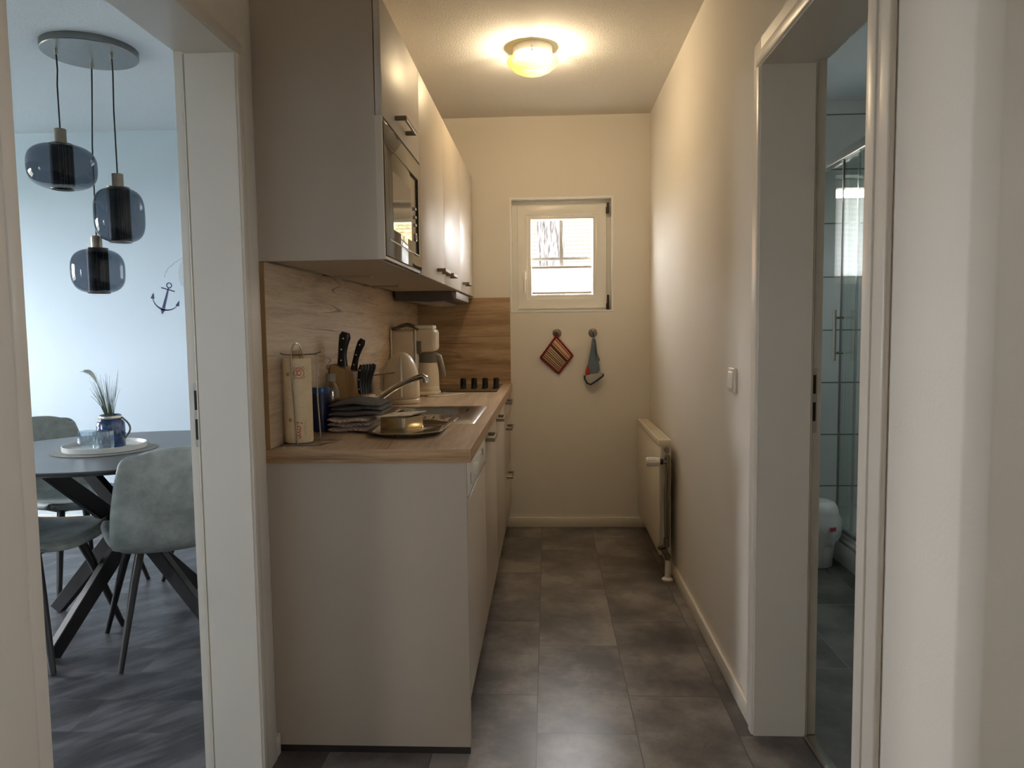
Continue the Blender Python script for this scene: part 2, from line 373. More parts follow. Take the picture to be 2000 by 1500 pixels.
# door frames ---------------------------------------------------------------
def casing_x(bm, x0, x1, ya, yb, z0, z1, inner_low):
    box(bm, (x0, ya, z0), (x1, yb, z1), .006, 3)
d1 = struct_root('door_1', (XL, 1.5, 0))
ya, yb, zt = 1.086, 1.905, 1.95
bm = BM()   # jamb lining: two sides and the head, hall side
for (p, q) in ((yb, 1.925), (1.055, ya)): box(bm, (-.925, p, 0), (XL+.013, q, zt+.02))
box(bm, (-.925, ya, zt), (XL+.013, yb, zt+.02)); struct('jamb', bm, m_trim, d1)
bm = BM()   # rebate, set back by a step
for (p, q) in ((yb+.012, 1.93), (1.05, ya-.012)): box(bm, (-.958, p, 0), (-.927, q, zt+.03))
box(bm, (-.958, ya-.012, zt+.012), (-.927, yb+.012, zt+.03)); struct('rebate', bm, m_trim, d1)
bm = BM()   # rubber seal line
for y in (yb+.004, ya-.004): tube(bm, [(-.929, y, .0), (-.929, y, zt)], .0035, 6)
struct('seal', bm, plain('seal_rubber', rgb(178, 168, 148), .6), d1)
for (p, q, nm) in ((yb, 2.01, 'casing'), (.975, ya, 'casing')):
    p, q = (p+.003, q) if p == yb else (p, q-.003)
    bm = BM(); box(bm, (XL, p, 0), (XL+.017, q, zt+.1), .005, 3)
    e = (p+.001, p+.03) if p == yb+.003 else (q-.03, q-.001)
    box(bm, (XL+.004, e[0], 0), (XL+.0205, e[1], zt), .003, 2)
    struct(nm, bm, m_trim, d1)
bm = BM(); box(bm, (XL, ya-.003, zt+.003), (XL+.0168, yb+.003, zt+.0998)); box(bm, (XL+.004, ya-.033, zt+.0035), (XL+.0205, yb+.033, zt+.033), .003, 2); struct('casing', bm, m_trim, d1)
bm = BM()
box(bm, (-.943, yb+.008, .93), (-.928, yb+.0125, 1.10))
sp_ = struct('strike_plate', bm, m_steel, d1)
bm = BM(); box(bm, (-.941, yb+.006, 1.03), (-.931, yb+.0085, 1.082)); box(bm, (-.941, yb+.006, .95), (-.931, yb+.0085, 1.005)); struct('latch_hole', bm, m_black, sp_)

d2 = struct_root('door_2', (XR, 1.8, 0))
ya, yb, zt = 1.462, 2.17, 1.97
bm = BM()
for (p, q) in ((yb, 2.19), (1.442, ya)): box(bm, (XR-.012, p, 0), (.763, q, zt+.02))
box(bm, (XR-.012, ya, zt), (.763, yb, zt+.02)); struct('jamb', bm, m_trim, d2)
bm = BM()
for (p, q) in ((yb+.012, 2.195), (1.437, ya-.012)): box(bm, (.765, p, 0), (.797, q, zt+.03))
box(bm, (.765, ya-.012, zt+.012), (.797, yb+.012, zt+.03)); struct('rebate', bm, m_trim, d2)
bm = BM()
for y in (yb+.004, ya-.004): tube(bm, [(.767, y, .0), (.767, y, zt)], .0035, 6)
struct('seal', bm, plain('seal_rubber_pale', rgb(186, 176, 150), .6), d2)
for (p, q) in ((yb, 2.245), (1.372, ya)):
    p, q = (p+.003, q) if p == yb else (p, q-.003)
    bm = BM(); box(bm, (XR-.014, p, 0), (XR, q, zt+.075), .005, 3)
    e = (p+.001, p+.036) if p == yb+.003 else (q-.04, q-.001)
    box(bm, (XR-.019, e[0], 0), (XR-.004, e[1], zt), .004, 2)
    struct('casing', bm, m_trim, d2)
bm = BM(); box(bm, (XR-.0138, ya-.003, zt+.003), (XR, yb+.003, zt+.0748)); box(bm, (XR-.019, ya-.043, zt+.0035), (XR-.004, yb+.039, zt+.039), .004, 2); struct('casing', bm, m_trim, d2)
bm = BM(); box(bm, (.766, yb+.008, .92), (.784, yb+.0125, 1.11)); s2 = struct('strike_plate', bm, m_steel, d2)
bm = BM(); box(bm, (.769, yb+.006, 1.035), (.780, yb+.0085, 1.09)); box(bm, (.769, yb+.006, .955), (.780, yb+.0085, 1.01)); struct('latch_hole', bm, m_black, s2)
bm = BM(); box(bm, (.757, ya+.002, 0), (.795, yb-.002, .006), .003); solo('threshold_strip', bm, m_steel, 'brushed metal threshold strip on the floor of the bathroom doorway', 'threshold strip', (.776, 1.8, 0))

# kitchen window ---------------------------------------------------------------
w1 = struct_root('window_1', (.09, YB, 1.33))
m_pane = clear_glass('window_glass', (1, 1, 1, 1))
def frame_y(bm, x0, x1, z0, z1, w, y0, y1, bev=.004):
    """mitred rectangular frame facing -y"""
    b = bev; st = [(0, y1), (0, y0+b), (b*.3, y0+b*.3), (b, y0), (w-b, y0), (w-b*.3, y0+b*.3), (w, y0+b), (w, y1)]
    rs = [[bm.verts.new((x, y, z)) for x, z in ((x0+d, z0+d), (x1-d, z0+d), (x1-d, z1-d), (x0+d, z1-d))] for d, y in st]
    rs.append(rs[0])
    for a, c in zip(rs, rs[1:]):
        for k in range(4): bm.faces.new((a[k], a[(k+1) % 4], c[(k+1) % 4], c[k]))
bm = BM(); frame_y(bm, -.2235, .4045, 1.3325, 2.0265, .012, YB-.003, 4.60, .002); struct('reveal_lining', bm, plain('reveal_white', rgb(240, 240, 238), .5), w1)
bm = BM(); frame_y(bm, -.2115, .3925, 1.3445, 2.0145, .05, 4.585, 4.65); struct('window_frame', bm, m_pvc, w1)
bm = BM(); frame_y(bm, -.177, .366, 1.357, 1.983, .06, 4.562, 4.583, .006); frame_y(bm, -.122, .311, 1.412, 1.928, .028, 4.572, 4.64, .006)
struct('sash', bm, m_pvc, w1)
bm = BM(); box(bm, (-.105, 4.622, 1.43), (.29, 4.626, 1.91)); struct('pane', bm, m_pane, w1)
bm = BM(); box(bm, (.081, 4.627, 1.43), (.099, 4.635, 1.91)); box(bm, (-.1, 4.627, 1.657), (.081, 4.635, 1.673)); box(bm, (.099, 4.627, 1.657), (.29, 4.635, 1.673)); struct('glazing_bar', bm, plain('glazing_bar_white', rgb(238, 240, 240), .4), w1)
m_hinge = plain('dark_hinge', rgb(66, 54, 44), .4, .7)
for z0, z1 in ((1.925, 1.99), (1.345, 1.435)):
    bm = BM(); tube(bm, [(.374, 4.555, z0), (.374, 4.555, z1)], [.0075, .0065] if z0 < 1.5 else .008, 10)
    box(bm, (.362, 4.556, z0), (.374, 4.562, z0+.04), .002)
    struct('hinge', bm, m_hinge, w1)
bm = BM(); box(bm, (-.150, 4.548, 1.535), (-.122, 4.562, 1.59), .005); tube(bm, [(-.136, 4.55, 1.572), (-.136, 4.525, 1.572), (-.136, 4.521, 1.555), (-.136, 4.521, 1.455)], [.008, .008, .009, .008], 10)
struct('window_handle', bm, m_white, w1)

# pleated blind in the lower half of the window
bl = thing('pleated_blind', 'white pleated blind covering the lower half of the small kitchen window', 'blind', (.09, 4.605, 1.44))
m_blind = plain('blind_fabric', rgb(240, 242, 242), .8, var=.01)
nt = m_blind.node_tree; b_ = nt.nodes['Principled BSDF']; tr = N(nt, 'ShaderNodeBsdfTranslucent'); tr.inputs[0].default_value = (.96, .97, .98, 1)
mxs = N(nt, 'ShaderNodeMixShader'); mxs.inputs[0].default_value = .6; L(nt, b_.outputs[0], mxs.inputs[1]); L(nt, tr.outputs[0], mxs.inputs[2]); L(nt, mxs.outputs[0], nt.nodes['Material Output'].inputs[0])
m_rail = plain('blind_rail', rgb(205, 200, 196), .4)
bm = BM(); n = 14
def pleat(u, v):
    k = u*n; return Vector((-.092+.37*v, 4.608+(.009 if int(round(k)) % 2 else -.009), 1.458+.148*u))
grid(bm, pleat, n, 1); o = obj('pleat_fabric', bm, m_blind, bl, sharp=10); solid(o, .0008)
for z in (1.447, 1.606):
    bm = BM(); box(bm, (-.092, 4.596, z), (.278, 4.618, z+.012), .003); obj('rail', bm, m_rail, bl)
for x in (-.095, .281):
    bm = BM(); tube(bm, [(x, 4.603, 1.436), (x, 4.603, 1.904)], .0016, 6); obj('tension_cord', bm, m_white, bl)
for z in (1.436, 1.899):
    bm = BM(); box(bm, (-.1, 4.596, z), (.286, 4.612, z+.007), .002); obj('mounting_clip', bm, m_white, bl)

# bathroom, living and hall windows out of view; last three added to bring daylight
w2 = struct_root('window_2', (1.18, 4.38, 1.47))
bm = BM(); frame_y(bm, .952, 1.408, 1.472, 2.088, .05, 4.5, 4.57); struct('window_frame', bm, m_pvc, w2)
bm = BM(); box(bm, (1.0, 4.53, 1.52), (1.36, 4.534, 2.04)); struct('pane', bm, m_pane, w2)
bm = BM(); grid(bm, lambda u, v: Vector((1.0+.36*v, 4.52+(.005 if int(round(u*30)) % 2 else -.005), 1.522+.46*u)), 30, 1); o = struct('blind', bm, m_blind, w2, 10); solid(o, .0008)
def far_window(name, loc, build):
    r_ = struct_root(name, loc); bm = BM(); build(bm); struct('window_frame', bm, m_pvc, r_)
def fx(x0, x1, y0, y1, z0, z1, w):
    def f(bm):
        box(bm, (x0, y0, z0), (x1, y1, z0+w)); box(bm, (x0, y0, z1-w), (x1, y1, z1)); box(bm, (x0, y0, z0+w), (x1, y0+w, z1-w)); box(bm, (x0, y1-w, z0+w), (x1, y1, z1-w))
    return f
far_window('window_3', (-5.2, 3.3, .9), fx(-5.2, -5.14, 2.602, 3.998, .902, 2.098, .06))
far_window('added_living_window', (-5.2, 0, .9), fx(-5.2, -5.14, -.398, .398, .902, 1.898, .04))  # unseen second opening, added to light the chair backs and door jambs
far_window('added_hall_window', (2.15, -1.175, 1.3), fx(2.12, 2.18, -1.448, -.902, 1.302, 1.848, .03))  # unseen opening, added and sized to brighten the hall
far_window('added_bathroom_window', (2.55, 3.25, 1.55), fx(2.52, 2.58, 3.102, 3.398, 1.552, 1.998, .03))  # unseen side opening, added to brighten the bathroom

# ------------------------------------------------------------------ outside the window
m_grass = plain('lawn', rgb(128, 126, 112), .95, var=.3, scale=3)
bm = BM(); box(bm, (-40, 4.83, -.7), (40, 60, -.5)); box(bm, (-40, -40, -.7), (-5.31, 4.83, -.5)); box(bm, (-5.31, -40, -.7), (40, -2.6, -.5)); box(bm, (2.65, -2.6, -.7), (40, 4.83, -.5)); struct('ground', bm, m_grass)
m_bark, nt, b = new_mat('bark')
tc = N(nt, 'ShaderNodeTexCoord'); mp = N(nt, 'ShaderNodeMapping'); mp.inputs['Scale'].default_value = (34, 34, 5); L(nt, tc.outputs['Object'], mp.inputs['Vector'])
no = N(nt, 'ShaderNodeTexNoise', i_Scale=1.0, i_Detail=6.0, i_Roughness=.7); L(nt, mp.outputs[0], no.inputs['Vector'])
r = N(nt, 'ShaderNodeValToRGB'); r.color_ramp.elements[0].position = .4; r.color_ramp.elements[0].color = rgb(34, 32, 31); r.color_ramp.elements[1].position = .6; r.color_ramp.elements[1].color = rgb(80, 77, 76)
L(nt, no.outputs['Fac'], r.inputs['Fac']); L(nt, r.outputs['Color'], b.inputs['Base Color']); b.inputs['Roughness'].default_value = 1.0; b.inputs['Specular IOR Level'].default_value = .02
m_leaf = plain('pine_needles', rgb(96, 128, 92), .8, var=.4, scale=6)
def tree(label, x, y, rad, hgt, leaf_pts, branch_list):
    t = thing('tree', label, 'tree', (x, y, -.5), 0, 'trees outside the window')
    bm = BM(); k = 26
    def fn(u, v):
        a = 2*PI*u; z = hgt*v; rr = rad*(1.25-.5*v)*(1+.05*math.sin(9*a+3*z)+.03*math.sin(23*a+z*5))
        return Vector((rr*math.cos(a)+.05*math.sin(z*.7), rr*math.sin(a), z))
    grid(bm, fn, k, 24); obj('trunk', bm, m_bark, t, 60, world=False)
    bm = BM()
    for pts, r0 in branch_list: tube(bm, pts, [r0*(1-.7*i/(len(pts)-1)) for i in range(len(pts))], 7)
    if branch_list: obj('branches', bm, m_bark, t, 60, world=False)
    if leaf_pts:
        bm = BM()
        for p, s in leaf_pts:
            for _ in range(46):
                d = Vector((random.gauss(0, 1), random.gauss(0, 1), random.gauss(0, .7))); q = Vector(p)+d*s*.45
                a = Vector((random.uniform(-1, 1), random.uniform(-1, 1), random.uniform(-.6, .8))).normalized()*s*.3; w = a.cross(Vector((0, .2, 1))).normalized()*s*.035
                vs = [bm.verts.new(q-a*.5), bm.verts.new(q+w), bm.verts.new(q+a*.5), bm.verts.new(q-w)]
                bm.faces.new(vs)
        obj('foliage', bm, m_leaf, t, world=False)
    return t
tree('thick pale barked tree trunk straight outside the left panes of the kitchen window', .0, 9.0, .16, 5.5, [], [])
br = []; lf = []
for k in range(15):
    z = 1.3+k*.22; s = -1 if k % 3 else 1
    e = Vector((s*random.uniform(.5, 1.1), random.uniform(-.7, .3), z+random.uniform(-.15, .5)))
    m_ = e*.5+Vector((0, 0, z*.5-e.z*.0+.0)); m_ = Vector((e.x*.5, e.y*.5, z+(e.z-z)*.3))
    br.append(([(0, 0, z-.1), m_, e], .045)); lf += [(m_, .42), (e, .5), (e+Vector((random.uniform(-.3, .3), 0, .3)), .4)]
tree('leafy green tree with thin branches in the garden, mirrored in the microwave glass', 2.1, 10.0, .12, 5.0, lf, br)
hs = thing('house', 'neighbouring house with an orange clay tile roof seen through the kitchen window', 'house', (0, 34, -.5))
bm = BM()
def rooft(u, v):
    x = -9+18*u; t = v*26; k = int(t); fr = t-k
    s = t*.30
    lift = .055*(1-fr) + .035*abs(math.sin(x*PI/.24))
    yv = 29.0+s*.78; zv = 3.2+s*.63
    return Vector((x, yv-lift*.6, zv+lift*.78))
vs = [[None]*(26*4+1) for _ in range(401)]
for i in range(401):
    for j in range(26*4+1):
        jj = min(j, 26*4-.001) if False else j
        v = (j//4 + (.0 if j % 4 == 0 else (j % 4)/4))/26
        v = v if j % 4 else v+1e-6
        vs[i][j] = bm.verts.new(rooft(i/400, min(v, .99999)))
for i in range(400):
    for j in range(26*4): bm.faces.new((vs[i][j], vs[i+1][j], vs[i+1][j+1], vs[i][j+1]))
m_roof, nt, b = new_mat('clay_tiles')
tc = N(nt, 'ShaderNodeTexCoord'); sx_ = N(nt, 'ShaderNodeSeparateXYZ'); L(nt, tc.outputs['Object'], sx_.inputs[0]); cb_ = N(nt, 'ShaderNodeCombineXYZ')
sl = N(nt, 'ShaderNodeMath', operation='MULTIPLY'); sl.inputs[1].default_value = 1/.78; sh_ = N(nt, 'ShaderNodeMath', operation='ADD'); sh_.inputs[1].default_value = 5.0
L(nt, sx_.outputs[1], sh_.inputs[0]); L(nt, sh_.outputs[0], sl.inputs[0]); L(nt, sl.outputs[0], cb_.inputs[1]); L(nt, sx_.outputs[0], cb_.inputs[0])
sp2 = N(nt, 'ShaderNodeSeparateXYZ'); L(nt, cb_.outputs[0], sp2.inputs[0])
def stripe(sock, period, lo, hi):
    d_ = N(nt, 'ShaderNodeMath', operation='DIVIDE'); d_.inputs[1].default_value = period; L(nt, sock, d_.inputs[0])
    f_ = N(nt, 'ShaderNodeMath', operation='FRACT'); L(nt, d_.outputs[0], f_.inputs[0])
    m_ = N(nt, 'ShaderNodeMapRange'); m_.inputs['From Min'].default_value = lo; m_.inputs['From Max'].default_value = hi; L(nt, f_.outputs[0], m_.inputs['Value']); return m_.outputs[0]
rowm = stripe(sp2.outputs[1], .30, .30, .42); colm = stripe(sp2.outputs[0], .24, .10, .25)
c1_ = N(nt, 'ShaderNodeMix', data_type='RGBA'); L(nt, colm, c1_.inputs[0]); c1_.inputs[6].default_value = rgb(92, 74, 56); c1_.inputs[7].default_value = rgb(112, 90, 66)
bk = N(nt, 'ShaderNodeMix', data_type='RGBA'); L(nt, rowm, bk.inputs[0]); bk.inputs[6].default_value = rgb(44, 36, 30); L(nt, c1_.outputs[2], bk.inputs[7])
L(nt, bk.outputs[2], b.inputs['Base Color']); b.inputs['Roughness'].default_value = 1.0; b.inputs['Specular IOR Level'].default_value = .02
obj('roof', bm, m_roof, hs, 60)
bm = BM(); box(bm, (-8.7, 29.5, -.5), (8.7, 38, 3.3)); obj('wall', bm, plain('house_render', rgb(214, 206, 196), .9), hs)
bm = BM(); box(bm, (-9, 28.86, 3.07), (9, 28.98, 3.19), .03); obj('gutter', bm, m_grey_pl, hs)

# ------------------------------------------------------------------ kitchen: wall cupboards
UX, UZ0, UZ1 = -.4476, 1.4328, 2.15
UB = [2.05, 2.652, 3.25, 3.855, 4.515]
XC = XL+.001
def handle(y0, y1, x, z, parent):
    """flat bow handle on a front facing +x"""
    bm = BM(); w = .0135; d = .036
    box(bm, (x, y0, z-w/2), (x+d, y0+.009, z+w/2), .0015, 1); box(bm, (x, y1-.009, z-w/2), (x+d, y1, z+w/2), .0015, 1)
    box(bm, (x+d-.008, y0+.009, z-w/2), (x+d, y1-.009, z+w/2), .0015, 1)
    o = obj('handle', bm, m_steel_dk, parent); o['label'] = 'brushed nickel bow handle'
    return o
def carcass_wall(y0, y1, parent, shelf=None):
    bm = BM(); t = .016; x0, x1 = XC, UX-.0205
    box(bm, (x0, y0, UZ0), (x1, y0+t, UZ1)); box(bm, (x0, y1-t, UZ0), (x1, y1, UZ1))
    box(bm, (x0+.03, y0+t, UZ0), (x1, y1-t, UZ0+t)); box(bm, (x0, y0+t, UZ1-t), (x1, y1-t, UZ1)); box(bm, (x0+.03, y0+t, UZ0+t), (x0+.036, y1-t, UZ1-t))
    if shelf: box(bm, (x0+.036, y0+t, shelf-t), (x1, y1-t, shelf))
    obj('body', bm, m_panel, parent)
uc = thing('wall_cabinet', 'greige wall cupboard nearest the living-room door, lift-up flap above the microwave', 'cabinet', (XC, 2.05, UZ0), 0, 'kitchen wall cupboards')
carcass_wall(UB[0], UB[1], uc, 1.822)
bm = BM(); box(bm, (UX-.0185, UB[0]+.001, 1.825), (UX, UB[1]-.002, UZ1-.001), .0015); fl = obj('flap_door', bm, m_front, uc)
handle(2.225, 2.405, UX, 1.865, fl)
bm = BM(); box(bm, (UX-.0205, UB[0], UZ0), (UX-.001, UB[0]+.010, 1.824)); obj('side_strip', bm, m_front, uc)
specs = [(1, 3.02, 3.18, 'greige wall cupboard with one tall door, right after the microwave, handle at its far corner'),
         (2, 3.285, 3.445, 'greige wall cupboard above the extractor hood, third from the living-room door'),
         (3, 3.93, 4.09, 'greige wall cupboard at the far end against the window wall')]
for k, h0, h1, lab in specs:
    c_ = thing('wall_cabinet', lab, 'cabinet', (XC, UB[k], UZ0), 0, 'kitchen wall cupboards')
    carcass_wall(UB[k]+.0005, UB[k+1]-.0005, c_)
    bm = BM(); box(bm, (UX-.0185, UB[k]+.001, UZ0), (UX, UB[k+1]-.002, UZ1-.001), .0015); dr = obj('door', bm, m_front, c_)
    handle(h0, h1, UX, 1.479, dr)
    if k < 3:
        bm = BM(); box(bm, (XC+.03, UB[k]+.001, UZ0-.007), (XC+.19-.02*k, UB[k]+.05, UZ0)); obj('vent_batten', bm, m_panel, c_)

# microwave
mw = thing('microwave', 'built-in microwave with dark mirrored glass front under the lift-up flap', 'microwave', (-.55, 2.35, 1.449))
m_mwglass = plain('mirror_black_glass', rgb(48, 43, 38), .03, 0.0, var=.01, ior=1.5)
m_mwin = plain('mirror_grey_glass', rgb(84, 76, 66), .03, 0.0, var=.01, ior=1.5)
bm = BM(); box(bm, (XC+.04, 2.07, 1.45), (UX-.022, 2.634, 1.805)); obj('oven_body', bm, m_black, mw)
bm = BM(); box(bm, (UX-.0200, 2.0605, 1.436), (UX-.004, 2.649, 1.823)); obj('frame', bm, m_black, mw)
bm = BM(); box(bm, (UX-.0045, 2.066, 1.446), (UX+.0005, 2.644, 1.817), .0012); fr_ = obj('front_glass', bm, m_mwglass, mw)
def outline_x(bm, x, y0, y1, z0, z1, w, d):
    box(bm, (x, y0, z0), (x+d, y1, z0+w)); box(bm, (x, y0, z1-w), (x+d, y1, z1)); box(bm, (x, y0, z0+w), (x+d, y0+w, z1-w)); box(bm, (x, y1-w, z0+w), (x+d, y1, z1-w))
bm = BM(); outline_x(bm, UX+.0005, 2.118, 2.60, 1.493, 1.759, .004, .0006); obj('door_gap', bm, m_black, mw)
bm = BM(); box(bm, (UX+.0005, 2.17, 1.53), (UX+.0008, 2.46, 1.70)); obj('door_window', bm, m_mwin, mw)
for z in (1.645, 1.617, 1.590):
    bm = BM(); box(bm, (UX+.0005, 2.535, z), (UX+.0012, 2.56, z+.008)); obj('button', bm, plain('button_grey', rgb(190, 188, 182), .4), mw)
bm = BM(); lathe(bm, [(.014, 0), (.014, .0006), (.011, .0006), (.011, 0)], 24, (UX+.0005, 2.55, 1.553), axis='X', cap=False); obj('dial', bm, m_steel, mw)

# extractor hood
hd = thing('extractor_hood', 'slim grey extractor hood fixed under the wall cupboards above the hob', 'extractor hood', (-.62, 4.05, 1.385))
bm = BM(); prism(bm, [(-.775, 1.432), (-.495, 1.432), (-.475, 1.386), (-.60, 1.378), (-.775, 1.386)], .62, Matrix(((1, 0, 0, 0), (0, 0, 1, 3.76), (0, 1, 0, 0), (0, 0, 0, 1)))); obj('housing', bm, m_hood, hd)
bm = BM(); prism(bm, [(-.70, 1.3805), (-.53, 1.3805), (-.55, 1.371), (-.60, 1.368), (-.67, 1.373)], .56, Matrix(((1, 0, 0, 0), (0, 0, 1, 3.79), (0, 1, 0, 0), (0, 0, 0, 1)))); obj('filter', bm, m_hood_lt, hd)
bm = BM(); box(bm, (-.492, 3.775, 1.392), (-.462, 4.36, 1.43), .004); obj('slide_front', bm, m_hood_lt, hd)

# ------------------------------------------------------------------ kitchen: base units, worktop
XF, ZU, ZT = -.2318, .862, .90
BB = [2.068, 2.665, 3.25, 3.855, 4.515]
ep = thing('end_panel', 'wide greige end panel closing the kitchen run beside the doorway', 'cabinet panel', (-.52, 2.058, 0))
bm = BM(); box(bm, (XC, 2.049, .022), (XF, 2.067, ZU-.001), .0015); obj('panel', bm, m_panel, ep)
bm = BM(); box(bm, (XC, 2.053, 0), (XF-.003, 2.066, .021)); o = obj('foot_strip', bm, m_dark_gap, ep); o['label'] = 'dark brown strip at the foot'
def base_body(y0, y1, parent, top=ZU-.002):
    bm = BM(); t = .016; x0, x1 = XC+.015, XF-.021
    box(bm, (x0, y0, .12), (x1, y0+t, top)); box(bm, (x0, y1-t, .12), (x1, y1, top)); box(bm, (x0, y0+t, .12), (x1, y1-t, .136)); box(bm, (x0, y0+t, .136), (x0+.006, y1-t, top))
    obj('body', bm, m_panel, parent)
    bm = BM(); box(bm, (XF-.075, y0, 0), (XF-.06, y1, .12)); obj('plinth', bm, m_panel, parent)
dw = thing('dishwasher', 'dishwasher with white control strip at the near end of the base units', 'dishwasher', (-.5, 2.36, 0))
base_body(BB[0]+.001, BB[1]-.001, dw, ZU-.003)
bm = BM(); box(bm, (XF-.020, BB[0]+.004, .16), (XF, BB[1]-.002, .745), .0015); obj('door', bm, m_front, dw)
bm = BM(); box(bm, (XF-.022, BB[0]+.004, .757), (XF+.002, BB[1]-.002, ZU-.004), .003); cpn = obj('control_panel', bm, m_white, dw); cpn['label'] = 'white control strip'
bm = BM(); box(bm, (XF-.018, BB[0]+.004, .747), (XF-.004, BB[1]-.002, .756)); obj('gap_seal', bm, m_dark_gap, dw)
bm = BM(); lathe(bm, [(.019, 0), (.019, .010), (.016, .013)], 20, (XF+.002, 2.24, .808), axis='X'); obj('dial', bm, m_white, cpn)
bm = BM(); box(bm, (XF+.002, 2.34, .79), (XF+.007, 2.44, .83), .002); obj('grip', bm, plain('grip_white', rgb(245, 243, 236), .3), cpn)
for k in range(3):
    bm = BM(); box(bm, (XF+.002, 2.475+.035*k, .80), (XF+.005, 2.493+.035*k, .822), .001); obj('button', bm, m_grey_pl if k == 1 else m_white, cpn)
bm = BM(); box(bm, (XF+.002, 2.135, .78), (XF+.003, 2.141, .815)); obj('indicator', bm, m_grey_pl, cpn)
def door_unit(k, lab, h0, h1):
    c_ = thing('base_cabinet', lab, 'cabinet', (-.5, BB[k], 0), 0, 'kitchen base units')
    base_body(BB[k]+.001, BB[k+1]-.001, c_, .74 if k == 1 else ZU-.002)
    bm = BM(); box(bm, (XF-.020, BB[k]+.002, .16), (XF, BB[k+1]-.002, ZU-.004), .0015); d_ = obj('door', bm, m_front, c_); handle(h0, h1, XF, .829, d_)
door_unit(1, 'greige base unit under the sink, second from the near end', 2.672, 2.83)
door_unit(2, 'greige base unit with a door between the sink unit and the drawers', 3.262, 3.42)
c_ = thing('drawer_unit', 'greige base unit with three handled drawers by the window wall', 'drawer unit', (-.5, BB[3], 0))
base_body(BB[3]+.001, BB[4]-.001, c_)
for z0, z1, hz in ((.16, .442, .418), (.446, .712, .687), (.716, .858, .829)):
    bm = BM(); box(bm, (XF-.020, BB[3]+.002, z0), (XF, BB[4]-.002, z1), .0015); d_ = obj('drawer', bm, m_front, c_); handle(4.0, 4.16, XF, hz, d_)

WX1 = -.2198
wt = thing('worktop', 'oak-look laminate worktop running along the left wall', 'worktop', (-.5, 3.28, ZU))
SX0, SX1, SY0, SY1 = -.690, -.262, 2.585, 3.175     # sink cut-out outer rim
bm = BM(); c0, c1, e0, e1 = SX0+.012, SX1-.012, SY0+.012, SY1-.012
x0 = XC
box(bm, (x0, 2.0405, ZU), (WX1, e0, ZT)); box(bm, (x0, e1, ZU), (WX1, YB-.001, ZT)); box(bm, (x0, e0, ZU), (c0, e1, ZT)); box(bm, (c1, e0, ZU), (WX1, e1, ZT))
obj('slab', bm, m_top, wt)
bm = BM(); box(bm, (x0, 2.0385, ZU), (WX1+.0005, 2.0405, ZT-.0004)); obj('end_edge_band', bm, m_topedge, wt)
bm = BM(); box(bm, (WX1, 2.0385, ZU), (WX1+.0018, YB-.001, ZT-.0008)); obj('front_edge_band', bm, oak('oak_front_edge', 1, rgb(196, 164, 128), rgb(172, 138, 102), rgb(140, 108, 76), rgb(100, 72, 50), .4, 4.0, .006), wt)
sb = thing('splashback', 'oak-look splashback panel along the left wall under the wall cupboards', 'splashback', (XC, 3.2, ZT), 0)
bm = BM(); box(bm, (XC, 2.052, ZT+.0005), (XC+.012, 4.51, 1.4315)); obj('panel', bm, m_splash, sb)
bm = BM(); box(bm, (XC, 2.048, ZT+.0005), (XC+.0122, 2.052, 1.4315)); obj('edge_strip', bm, plain('brown_edge', rgb(150, 116, 76), .5), sb)
bm = BM(); box(bm, (XC+.013, 4.511, ZT+.0005), (-.226, YB-.0005, 1.4262)); solo('splashback', bm, m_splash_b, 'oak-look splashback panel on the window wall behind the hob', 'splashback', (-.5, 4.517, ZT))

# sink
sk = thing('sink', 'stainless steel sink with ribbed drainer set into the oak worktop', 'sink', ((SX0+SX1)/2, 2.88, ZT))
m_sink = plain('sink_steel', rgb(176, 170, 160), .25, 1.0, var=.04, scale=60)
bx0, bx1, by0, by1 = -.625, -.325, 2.86, 3.125
def rrect(x0, x1, y0, y1, r, n=6):
    p = []
    for cx, cy_, a0 in ((x1-r, y1-r, 0), (x0+r, y1-r, PI/2), (x0+r, y0+r, PI), (x1-r, y0+r, 1.5*PI)):
        for i in range(n+1): p.append((cx+r*math.cos(a0+PI/2*i/n), cy_+r*math.sin(a0+PI/2*i/n)))
    return p
bm = BM()
outer = rrect(SX0, SX1, SY0, SY1, .012); outer2 = rrect(SX0+.006, SX1-.006, SY0+.006, SY1-.006, .01)
# plateau boundary stays the same count as the bowl ring
bowl = [rrect(bx0, bx1, by0, by1, .06), rrect(bx0+.004, bx1-.004, by0+.004, by1-.004, .058), rrect(bx0+.012, bx1-.012, by0+.012, by1-.012, .055), rrect(bx0+.03, bx1-.03, by0+.03, by1-.03, .05)]
zs = [(outer, .0006), (outer2, .004), (bowl[0], .0035), (bowl[1], 0), (bowl[2], -.11), (bowl[3], -.135)]
rings = [[bm.verts.new((x, y, ZT+z)) for x, y in p] for p, z in zs]
for a, b2 in zip(rings, rings[1:]):
    for i in range(len(a)): j = (i+1) % len(a); bm.faces.new((a[i], a[j], b2[j], b2[i]))
bm.faces.new(rings[-1])
o = obj('basin', bm, m_sink, sk, 40)
bm = BM()
for k in range(9):
    x = -.605+.033*k
    tube(bm, [(x, 2.625, ZT+.0035), (x, 2.635, ZT+.0055), (x, 2.79, ZT+.0055), (x, 2.80, ZT+.0035)], [.002, .006, .006, .002], 8, flat=.5)
obj('drainer_rib', bm, m_chrome, sk)
bm = BM(); lathe(bm, [(.032, -.1345), (.032, -.132), (.02, -.131)], 24, (-.475, 2.99, ZT)); obj('drain', bm, m_chrome, sk)
